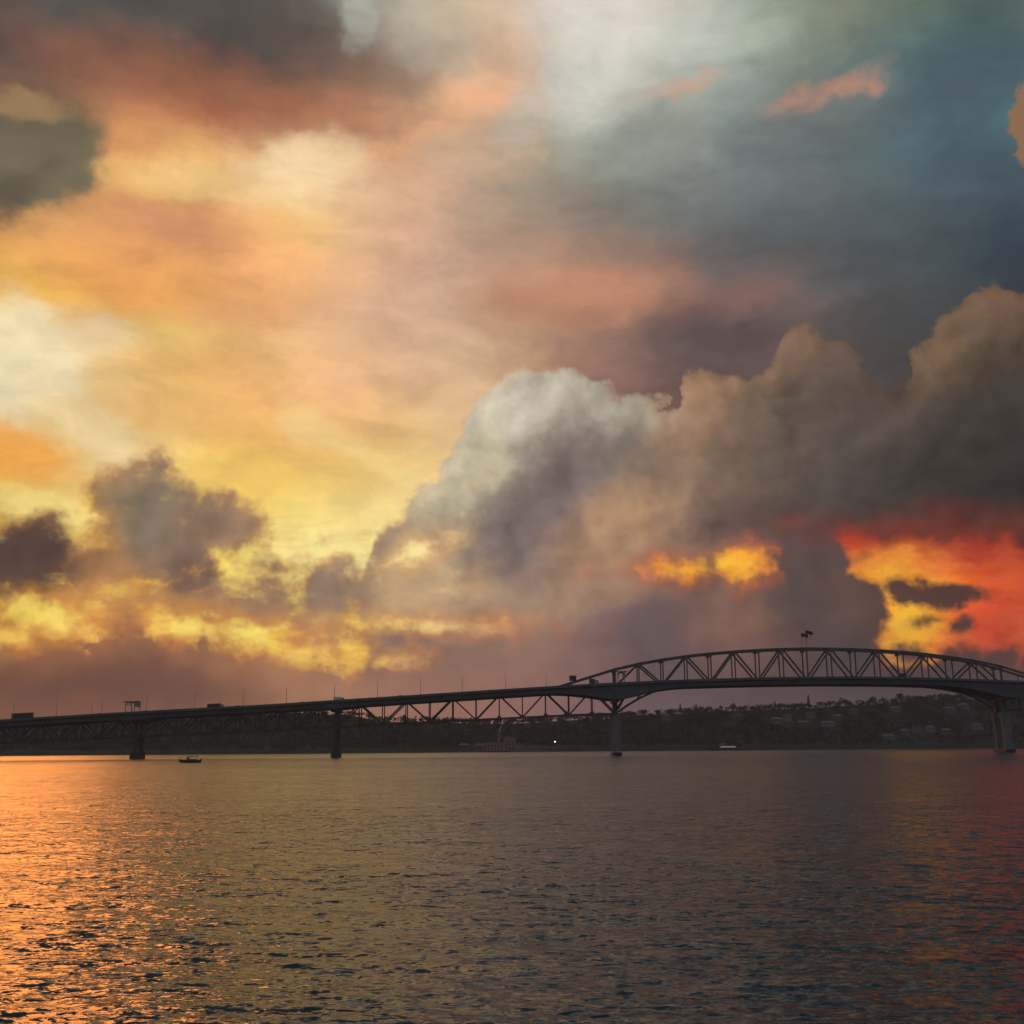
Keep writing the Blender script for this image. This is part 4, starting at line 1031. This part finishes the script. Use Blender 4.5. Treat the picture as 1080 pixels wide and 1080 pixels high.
def haunch(x):
    d = 0.0
    for p in (62.7, 301.0):
        a = abs(x - p)
        if a < 42:
            u = max(0.0, (a - 4) / 38)
            d = max(d, 5.6 * (1 - u) ** 1.6)
    for p in (-353, -231, -109, 473):
        a = abs(x - p)
        if a < 16:
            d = max(d, 1.0 * (1 - a / 16))
    return d


def build_deck():
    xs = list(np.arange(-470, 630.1, 5.0)) + [62.7, 301.0, 58.7, 66.7, 297, 305]
    xs = sorted(set(round(float(x), 2) for x in xs))
    for y0, y1, out in ((685.5, 697.2, 685.5), (712.8, 724.5, 724.5)):
        ms = Mesh()
        secs = []
        for x in xs:
            r, hb = road(x), road(x) - 3.1 - haunch(x)
            inn0, inn1 = y0 + 2.2, y1 - 2.2
            secs.append([(x, y0, r - 0.35), (x, inn0, r - 0.8), (x, inn0 + 0.3, hb), (x, inn1 - 0.3, hb), (x, inn1, r - 0.8), (x, y1, r - 0.35), (x, y1, r), (x, y0, r)])
        ms.loft(secs)
        g = bpart(ms, 'side_deck_girder', 'girder')
        for ye in (y0 + 0.15, y1 - 0.15):
            p = Mesh()
            p.loft([[(x, ye - 0.13, road(x) + 0.004), (x, ye + 0.13, road(x) + 0.004), (x, ye + 0.1, top(x)), (x, ye - 0.1, top(x))] for x in xs])
            bpart(p, 'parapet', 'girder', g)
        w = Mesh()
        w.v = [(x, y, road(x) + 0.005) for x in xs for y in (y0 + 0.3, y1 - 0.3)]
        w.f = [(2 * i, 2 * i + 2, 2 * i + 3, 2 * i + 1) for i in range(len(xs) - 1)]
        bpart(w, 'roadway', 'asphalt', g)
    ms = Mesh()
    ms.loft([[(x, 698.6, road(x) - 1.5), (x, 711.4, road(x) - 1.5), (x, 711.4, road(x) - 0.1), (x, 698.6, road(x) - 0.1)] for x in xs])
    bpart(ms, 'main_deck', 'girder')


build_deck()


def approach_span(xa, xb, n):
    hs = [xa + (xb - xa) * i / n for i in range(n + 1)]
    for y in (YN, YF):
        near = y == YN
        lo = [Vector((x, y, interp(CHORD, x))) for x in hs]
        hi = [Vector((x, y, road(x) - 1.7)) for x in hs]
        ms = Mesh()
        for i in range(n):
            ms.beam(lo[i], lo[i + 1], 0.9, 1.05)
            ms.beam(hi[i], hi[i + 1], 0.9, 1.1)
        for i in range(n + 1):
            for q, dz in ((lo[i], 0.75), (hi[i], -0.8)):
                for yy in (y - 0.5, y + 0.5):
                    ms.box(q.x - 1.1, q.x + 1.1, yy - 0.05, yy + 0.05, q.z + dz - 0.8, q.z + dz + 0.8, 0.02)
        posts = [(lo[i], hi[i]) for i in range(n + 1)]
        diags = [(lo[i], hi[i + 1]) if i % 2 == 0 else (hi[i], lo[i + 1]) for i in range(n)]
        if near:
            for p, q in (posts[0], posts[-1]):
                ms.beam(p, q, 0.6, 0.6)
        else:
            for p, q in posts:
                ms.beam(p, q, 0.6, 0.6)
            for p, q in diags:
                ms.beam(p, q, 0.65, 0.75)
        tr = bpart(ms, 'truss', 'steel')
        if near:
            for p, q in posts[1:-1]:
                bpart(Mesh().beam(p, q, 0.6, 0.6), 'post', 'steel', tr)
            for p, q in diags:
                bpart(Mesh().beam(p, q, 0.7, 0.85), 'diagonal', 'steel', tr)
    cb = Mesh()
    for x in hs:
        z = interp(CHORD, x)
        cb.beam((x, YN + 0.46, z), (x, YF - 0.46, z), 0.5, 0.5)
        cb.beam((x, YN + 0.46, road(x) - 2.2), (x, YF - 0.46, road(x) - 2.2), 0.5, 0.9)
    for x, x2 in zip(hs, hs[1:]):
        cb.beam((x, YN + 0.46, interp(CHORD, x)), (x2, YF - 0.46, interp(CHORD, x2)), 0.35, 0.35)
    bpart(cb, 'cross_bracing', 'steel')


approach_span(-353.0, -231.0, 10)
approach_span(-231.0, -109.0, 10)
approach_span(-109.0, 62.7, 12)
approach_span(301.0, 473.0, 12)

ARCH = [52.0, 55.3, 57.8, 59.8, 61.3, 62.4, 63.2, 63.7, 63.9]


def main_span():
    xa, xb, n = 62.7, 301.0, 16
    hs = [xa + (xb - xa) * i / n for i in range(n + 1)]
    zt = ARCH + ARCH[-2::-1]
    for y in (YN, YF):
        hi = [Vector((x, y, z)) for x, z in zip(hs, zt)]
        lo = [Vector((x, y, road(x) - 0.9)) for x in hs]
        ms = Mesh()
        for i in range(n + 1):
            for q, dz in ((hi[i], -0.9), (lo[i], 0.9)):
                for yy in (y - 0.5, y + 0.5):
                    ms.box(q.x - 1.2, q.x + 1.2, yy - 0.05, yy + 0.05, q.z + dz - 0.9, q.z + dz + 0.9, 0.02)
        tail_a = Vector((xa - 36, y, road(xa - 36) + 0.9))
        tail_b = Vector((xb + 36, y, road(xb + 36) + 0.9))
        line = [tail_a, *hi, tail_b]
        for p, q in zip(line, line[1:]):
            ms.beam(p, q, 0.9, 1.25)
        for p, q in zip(lo, lo[1:]):
            ms.beam(p, q, 0.9, 1.2)
        # chord that drops from the deck to the bearings at each pier
        for s, x0 in ((1, xa), (-1, xb)):
            pts = [Vector((x0 + s * dx, y, zz)) for dx, zz in ((2.0, 26.2), (8, 30.3), (15, 34.2), (23, 37.8), (32, 40.6))]
            for p, q in zip(pts, pts[1:]):
                ms.beam(p, q, 0.9, 1.1)
            ms.beam(pts[2], (pts[2].x, y, road(pts[2].x) - 0.6), 0.7, 0.9)
            ms.beam((x0 + s * 1.5, y, 27.5), (x0 + s * 8.5, y, road(x0) - 2), 0.7, 0.9)
        tr = bpart(ms, 'arched_truss', 'steel')
        for i in range(0, n + 1):
            bpart(Mesh().beam(lo[i], hi[i] - Vector((0, 0, 0.6)), 0.6, 0.75 if i % 16 else 1.2), 'post', 'steel', tr)
        for i in range(n):
            p, q = (lo[i], hi[i + 1]) if i % 2 == 0 else (hi[i], lo[i + 1])
            bpart(Mesh().beam(p, q, 0.75, 1.0), 'diagonal', 'steel', tr)
        for s, x0 in ((-1, xa), (1, xb)):
            xm = x0 + s * 14.9
            zz = road(xm) + 0.9 + (52 - road(xm)) * (1 - 14.9 / 36) * 0.95
            bpart(Mesh().beam((xm, y, road(xm)), (xm, y, zz), 0.5, 0.5), 'post', 'steel', tr)
    cb = Mesh()
    for i, (x, z) in enumerate(zip(hs, zt)):
        cb.beam((x, YN + 0.46, z), (x, YF - 0.46, z), 0.5, 0.6)
        if i < n:
            cb.beam((x, YN + 0.46, z), (hs[i + 1], YF - 0.46, zt[i + 1]), 0.35, 0.35)
        cb.beam((x, YN + 0.46, road(x) - 2.0), (x, YF - 0.46, road(x) - 2.0), 0.5, 0.8)
    bpart(cb, 'wind_bracing', 'steel')


main_span()


def build_piers():
    for x in PIERS:
        main = x in (62.7, 301.0)
        zt = 25.3 - 1.2 if main else interp(CHORD, x) - 1.0
        wt, wb = (2.9, 2.2) if main else (1.1, 1.25)
        if x == 301.0:
            wt, wb = 3.0, 2.3
        zt = 24.2 if main else zt
        ms = Mesh()
        for ym in (YN - 0.5, YF + 0.5):
            c = 0.7 if main else 0.45
            def sec(w, d, z):
                return [(x - w + c, ym - d, z), (x + w - c, ym - d, z), (x + w, ym - d + c, z), (x + w, ym + d - c, z), (x + w - c, ym + d, z), (x - w + c, ym + d, z), (x - w, ym + d - c, z), (x - w, ym - d + c, z)]
            dd = 2.3 if main else 1.5
            ms.loft([sec(wb, dd, 2.2), sec((wt + wb) / 2 - 0.1, dd, zt * 0.6), sec(wt, dd + 0.2, zt)])
        ms.box(x - wb * 0.7, x + wb * 0.7, YN + 1.9, YF - 1.9, zt - 4.0, zt - 0.6)
        p = bpart(ms, 'pier', 'concrete' if main else 'dark_concrete')
        b = Mesh().box(x - wb - 0.9, x + wb + 0.9, YN - 3.4, YF + 3.4, -3.0, 1.8 if main else 3.6, 0.25)
        bpart(b, 'pier_base', 'wet', p)
        br = Mesh()
        for ym in (YN, YF):
            br.hexa([(x - 1.5, ym - 1.1, zt + .003), (x + 1.5, ym - 1.1, zt + .003), (x + 1.5, ym + 1.1, zt + .003), (x - 1.5, ym + 1.1, zt + .003)],
                    [(x - 0.9, ym - 0.8, zt + 2.2), (x + 0.9, ym - 0.8, zt + 2.2), (x + 0.9, ym + 0.8, zt + 2.2), (x - 0.9, ym + 0.8, zt + 2.2)])
            zu = road(x) - 3.2 - haunch(x)
            br.beam((x, ym, zt + 1.5), (x, ym, max(zu, zt + 3)), 1.6, 2.2 if main else 1.2)
        # brackets that carry the side decks
        zu = road(x) - 3.25 - haunch(x)
        br.hexa([(x - 1.4, 690, zu - 1.6), (x + 1.4, 690, zu - 1.6), (x + 1.4, 720, zu - 1.6), (x - 1.4, 720, zu - 1.6)],
                [(x - 1.4, 687.9, zu), (x + 1.4, 687.9, zu), (x + 1.4, 722.1, zu), (x - 1.4, 722.1, zu)])
        bpart(br, 'bearing_frame', 'steel', p)


build_piers()


# ------------------------------------------------------------------ things on the deck
def lamp_proto():
    t = empty('street_lamp', (0, 0, 0), 'x', 'street lamp', 'lamp posts along the bridge deck')
    Mesh().tube([(0, 0, 0), (0, 0, 6), (0, 0.1, 9.6), (0, 0.9, 10.4)], [0.17, 0.13, 0.1, 0.08], 8).build('pole', 'pole', t)
    Mesh().box(-0.22, 0.22, 0.7, 1.9, 10.3, 10.52, 0.05).build('lamp_head', 'pole', t)
    Mesh().box(-0.35, 0.35, -0.35, 0.35, 0, 0.25, 0.06).build('base_plate', 'concrete', t)
    return t


ORD = ['first', 'second', 'third', 'fourth', 'fifth', 'sixth', 'seventh', 'eighth', 'ninth', 'tenth', 'eleventh', 'twelfth', 'thirteenth', 'fourteenth', 'fifteenth']
proto = lamp_proto()
NEAR_LAMPS = [-301, -275, -248, -221, -192, -163, -137, -108, -82, -56, -31, -4.5]
FAR_LAMPS = [-268, -186, 21]
for i, x in enumerate(NEAR_LAMPS):
    o = proto if i == 0 else copy_tree(proto)
    o.location = (x, 686.1, road(x))
    o['label'] = f'slim lamp post on the near parapet, {ORD[i]} from the left end of the bridge'
for i, x in enumerate(FAR_LAMPS):
    o = copy_tree(proto)
    o.location = (x, 724.0, road(x))
    o.rotation_euler.z = math.pi
    o['label'] = ['slim lamp post on the far parapet just right of the bus', 'slim lamp post on the far parapet right of the left sign gantry',
                  'slim lamp post on the far parapet where the arch begins to rise'][i]


def gantry(x, w, h, label):
    t = empty('sign_gantry', (x, 691.3, road(x)), label, 'sign gantry', 'sign gantries over the road')
    for y in (-5.3, 5.3):
        for dx in (-w / 2, w / 2):
            Mesh().beam((dx, y, 0), (dx, y, h), 0.4, 0.4).build('post', 'pole', t)
    b = Mesh()
    for dx in (-w / 2, w / 2):
        for z in (h, h - 1.3):
            b.beam((dx, -5.3, z), (dx, 5.3, z), 0.3, 0.3)
        for k in range(4):
            ya, yb = -5.3 + 2.65 * k, -2.65 + 2.65 * k
            b.beam((dx, ya, h - 1.3 if k % 2 else h), (dx, yb, h if k % 2 else h - 1.3), 0.16, 0.16)
    for k in range(5):
        y = -5.3 + 2.65 * k
        b.beam((-w / 2, y, h), (w / 2, y, h), 0.2, 0.2)
    b.build('beam', 'pole', t)
    for y in (-2.7, 2.7):
        Mesh().box(w / 2 + 0.25, w / 2 + 0.45, y - 2.2, y + 2.2, h - 2.6, h + 1.0).build('sign_panel', 'sign', t)
    Mesh().tube([(0, -5, h), (0, -5, h + 2.8)], [0.14, 0.1], 6).build('mast', 'pole', t)
    Mesh().box(-w / 2 - 1.6, w / 2 + 1.6, -6.1, -3.6, h + 0.2, h + 0.6).build('walkway', 'charcoal', t)


gantry(-231.0, 5.2, 6.6, 'sign gantry with a walkway and mast above the leftmost pier in view')
gantry(65.6, 3.4, 7.0, 'narrow sign gantry inside the start of the arch above the main pier')


def variable_sign():
    x = 36.0
    t = empty('message_sign', (x, 686.2, road(x)), 'boxy roadside message sign on a post where the arch meets the deck', 'road sign')
    Mesh().tube([(0, 0, 0), (0, 0, 5.4)], [0.2, 0.2], 8).build('post', 'pole', t)
    bx = Mesh().box(-2.1, 2.1, -0.35, 0.35, 3.4, 6.4)
    bx.build('sign_box', 'charcoal', t)
    Mesh().box(-2.4, 2.4, -0.6, 0.6, 6.45, 6.65).build('hood', 'charcoal', t)


variable_sign()


def car_proto():
    t = empty('car', (0, 0, 0), 'x', 'car', 'cars crossing the bridge')
    prof = [(-2.15, 0.35), (2.1, 0.35), (2.2, 0.6), (2.15, 0.85), (1.2, 1.0), (0.45, 1.45), (-1.2, 1.48), (-1.95, 1.02), (-2.2, 0.95)]
    Mesh().prism(prof, -0.85, 0.85).build('body', 'silver', t)
    w = Mesh()
    for y0, y1 in ((-0.875, -0.853), (0.853, 0.875)):
        w.prism([(0.95, 1.05), (0.42, 1.38), (-1.1, 1.4), (-1.6, 1.06)], y0, y1)
    w.build('window', 'glass', t)
    for dx in (-1.35, 1.4):
        for y in (-0.8, 0.8):
            wm = Mesh()
            wm.prism([(dx + 0.33 * math.cos(k * math.pi / 7), 0.33 + 0.33 * math.sin(k * math.pi / 7)) for k in range(14)], y - 0.1, y + 0.1)
            wm.build('wheel', 'black', t)
    return t


CARS = [
    (-282, 'charcoal', 'dark car close behind the bus at the left end of the deck'),
    (-249, 'silver', 'silver car approaching the left sign gantry'),
    (-243.5, 'charcoal', 'dark car just left of the left sign gantry'),
    (-221.5, 'white', 'white car that has just passed the left sign gantry'),
    (-204, 'red', 'red car between the left sign gantry and the long lorry'),
    (-166, 'blue', 'blue car on the deck just right of the long lorry'),
    (-149, 'silver', 'silver car on the deck above the middle of the leftmost full span'),
    (-127, 'white', 'white car on the deck just before the second pier in view'),
    (-87, 'charcoal', 'dark car on the deck just right of the pale van'),
    (-68, 'red', 'red car on the deck over the third panel after the second pier'),
    (-43, 'silver', 'silver car on the deck over the ridge notch'),
    (-14, 'white', 'white car on the deck above the pink factory'),
    (12, 'charcoal', 'dark car on the deck above the steam plume'),
    (92, 'silver', 'silver car in the first bays of the arch'),
    (150, 'blue', 'blue car under the left half of the arch'),
    (210, 'white', 'white car just right of the flagpoles under the arch'),
    (268, 'charcoal', 'dark car near the right end of the arch'),
]
cp = car_proto()
for i, (x, mat, lab) in enumerate(CARS):
    o = cp if i == 0 else copy_tree(cp)
    sl = math.atan2(road(x + 1) - road(x - 1), 2)
    o.location = (x, 688.4 if i % 2 else 692.4, road(x) + 0.006)
    o.rotation_euler = (0, -sl, 0)
    paint(o, 'body', mat)
    o['label'] = lab


def long_vehicle(name, x, L, h, mat, label, cat, driver_front=True):
    t = empty(name, (x, 689.2, road(x) + 0.006), label, cat)
    t.rotation_euler.y = -math.atan2(road(x + 4) - road(x - 4), 8)
    if driver_front:
        Mesh().prism([(L / 2 - 2.0, 0.5), (L / 2, 0.5), (L / 2 + 0.05, 1.4), (L / 2 - 0.4, h * 0.82), (L / 2 - 2.0, h * 0.85)], -1.15, 1.15).build('driver_cabin', 'white', t)
        Mesh().box(-L / 2, L / 2 - 2.15, -1.2, 1.2, 0.9, h).build('cargo_box', mat, t)
        Mesh().prism([(L / 2 - 1.3, 1.5), (L / 2 - 0.15, 1.5), (L / 2 - 0.4, h * 0.72), (L / 2 - 1.3, h * 0.72)], -1.175, -1.153).build('window', 'glass', t)
        Mesh().box(-L / 2, L / 2 - 0.2, -0.9, 0.9, 0.45, 0.897).build('chassis', 'black', t)
    else:
        Mesh().prism([(-L / 2, 0.35), (L / 2, 0.35), (L / 2 + 0.05, 1.3), (L / 2 - 0.25, h), (-L / 2 + 0.1, h)], -1.22, 1.22).build('body', mat, t)
        w = Mesh()
        for k in range(7):
            x0 = -L / 2 + 0.5 + k * (L - 1.2) / 7
            w.box(x0, x0 + (L - 1.2) / 7 - 0.15, -1.245, -1.223, 1.5, h - 0.55)
        w.build('window', 'glass', t)
    for dx in (-L * 0.32, L * 0.34):
        for y in (-1.05, 1.05):
            wm = Mesh()
            wm.prism([(dx + 0.48 * math.cos(k * math.pi / 8), 0.48 + 0.48 * math.sin(k * math.pi / 8)) for k in range(16)], y - 0.17, y + 0.17)
            wm.build('wheel', 'black', t)


long_vehicle('bus', -296.5, 12.5, 4.3, 'charcoal', 'tall dark bus on the deck near the left end of the bridge', 'bus', driver_front=False)
long_vehicle('lorry', -180, 10.0, 3.3, 'charcoal', 'long low dark lorry on the deck between the gantry and the second pier', 'lorry')
long_vehicle('van', -105.5, 6.2, 2.9, 'white', 'pale boxy van on the deck above the second pier in view', 'van')
long_vehicle('lorry', 49.0, 5.6, 4.1, 'greywall', 'short boxy grey lorry just left of the main pier', 'lorry')
long_vehicle('lorry', 237.0, 7.5, 3.4, 'charcoal', 'dark lorry under the right half of the arch', 'lorry')


def flagpole(y, lab_pole, lab_flag, zf):
    x, z0 = 181.85, 64.5
    H = 10.6
    t = empty('flagpole', (x, y, z0), lab_pole, 'flagpole', 'flagpoles on the crown of the arch')
    Mesh().tube([(0, 0, -0.02), (0, 0, H * 0.5), (0, 0, H)], [0.16, 0.13, 0.08], 8).build('pole', 'pole', t)
    Mesh().loft([[(0.18 * s * math.cos(k * math.pi / 4), 0.18 * s * math.sin(k * math.pi / 4), H + zz) for k in range(8)] for s, zz in ((0.5, 0.003), (1, 0.15), (0.5, 0.32))]).build('finial', 'pole', t)
    ms = Mesh()
    n, L, h = 10, 4.6, 2.3
    for j in (-0.02, 0.02):
        for i in range(n + 1):
            u = i / n
            w = 0.55 * math.sin(u * 7.5 + y) * u
            dz = -0.5 * u * u + 0.18 * math.sin(u * 6)
            ms.v += [(x + 0.12 + u * L * 0.93, y + w + j, zf + dz), (x + 0.12 + u * L * 0.93 + 0.1 * math.sin(u * 9), y + w * 0.8 + j, zf + h + dz * 0.7 - 0.25 * u)]
    k = 2 * (n + 1)
    for i in range(n):
        a = 2 * i
        ms.f += [(a, a + 2, a + 3, a + 1), (k + a + 1, k + a + 3, k + a + 2, k + a), (a, k + a, k + a + 2, a + 2), (a + 1, a + 3, k + a + 3, k + a + 1)]
    ms.f += [(0, 1, k + 1, k), (2 * n, k + 2 * n, k + 2 * n + 1, 2 * n + 1)]
    tag(ms.build('flag', 'flag', smooth=False), lab_flag, 'flag', 'flags flying above the arch')


flagpole(YF, 'flagpole on the far side of the arch crown, left one of the pair', 'dark flag on the left flagpole above the arch, the lower of the two', 72.0)
flagpole(YN, 'flagpole on the near side of the arch crown, right one of the pair', 'dark flag on the right flagpole above the arch, the higher of the two', 72.6)


# ------------------------------------------------------------------ boats
def hull(ms, L, B, D, sheer=0.5, flip=1):
    secs = []
    for u, w, rise in ((-1, 0.72, 0.0), (-0.6, 0.95, 0.0), (0.0, 1.0, 0.05), (0.5, 0.78, 0.25), (0.85, 0.38, 0.65), (1.0, 0.05, 1.0)):
        x = u * L / 2 * flip
        b = B / 2 * w
        z = D + sheer * max(0, u) ** 2
        k = -0.35 * D * (1 - rise) + rise * D * 0.35
        secs.append([(x, -b, z), (x, -b * 0.82, D * 0.25 + k * 0.5), (x, -0.02, k), (x, 0.02, k), (x, b * 0.82, D * 0.25 + k * 0.5), (x, b, z)])
    ms.loft(secs)
    return ms


def small_boat():
    t = empty('motorboat', (-132.5, 470, 0.05), 'small dark motorboat with a canopy cruising left between the two left piers', 'motorboat', rz=0.12)
    hull(Mesh(), 8.4, 2.7, 1.0, 0.55, -1).build('hull', 'charcoal', t)
    Mesh().box(-1.2, 2.6, -1.0, 1.0, 1.0, 1.45, 0.12).build('cabin', 'greywall', t)
    Mesh().prism([(-1.25, 1.46), (-0.4, 1.46), (-0.3, 2.3), (-0.75, 2.3)], -0.95, 0.95).build('windscreen', 'glass', t)
    Mesh().prism([(-1.0, 2.42), (3.3, 2.42), (3.4, 2.55), (1.0, 2.72), (-0.9, 2.6)], -1.15, 1.15).build('canopy', 'charcoal', t)
    for dx in (0.9, 3.1):
        for y in (-1.05, 1.05):
            Mesh().tube([(dx, y, 0.95), (dx, y, 2.43)], [0.05, 0.05], 6).build('post', 'pole', t)
    om = Mesh()
    om.box(4.2, 4.75, -0.25, 0.25, 0.75, 1.6, 0.06)
    om.box(4.35, 4.6, -0.08, 0.08, -0.5, 0.75)
    om.build('outboard_motor', 'black', t)


small_boat()


def ferry():
    x, y = 247, 1362
    t = empty('moored_launch', (x, y, 0.0), 'white topped launch with a lit cabin moored on the far shore under the arch', 'launch', rz=0.05)
    hull(Mesh(), 40, 6.5, 2.6, 1.2, -1).build('hull', 'charcoal', t)
    Mesh().box(-3, 16, -2.5, 2.5, 2.6, 5.4, 0.2).build('cabin', 'pale', t)
    Mesh().box(-12, 14.5, -2.2, 2.2, 5.7, 6.1).build('upper_deck', 'pale', t)
    Mesh().box(-3.2, 4.5, -1.9, 1.9, 6.103, 8.2, 0.3).build('wheelhouse', 'pale', t)
    for i in range(9):
        Mesh().box(-2 + i * 2, -0.7 + i * 2, -2.56, -2.4, 3.5, 4.6).build('window', 'cabinlight', t)
    for dx in (-11, -6):
        for yy in (-2, 2):
            Mesh().tube([(dx, yy, 2.6), (dx, yy, 5.7)], [0.09, 0.09], 6).build('post', 'pale', t)
    Mesh().tube([(2, 0, 8.1), (2, 0, 13.5)], [0.12, 0.06], 6).build('mast', 'pole', t)


ferry()


# ------------------------------------------------------------------ air
def haze():
    o = Mesh().box(-3500, 3500, -3500, 3500, -4.6, 125).build('haze', 'steel')
    mt = bpy.data.materials.new('evening_haze')
    mt.use_nodes = True
    nt = mt.node_tree
    nt.nodes.remove(nt.nodes['Principled BSDF'])
    v = nt.nodes.new('ShaderNodeVolumePrincipled')
    v.inputs['Color'].default_value = (0.92, 0.92, 0.93, 1)
    v.inputs['Density'].default_value = 0.00009
    v.inputs['Anisotropy'].default_value = 0.2
    nt.links.new(v.outputs[0], nt.nodes['Material Output'].inputs['Volume'])
    mt.cycles.homogeneous_volume = True
    o.data.materials.clear()
    o.data.materials.append(mt)
    tag(o, 'thin evening haze lying over the harbour', 'haze', kind='stuff')


haze()
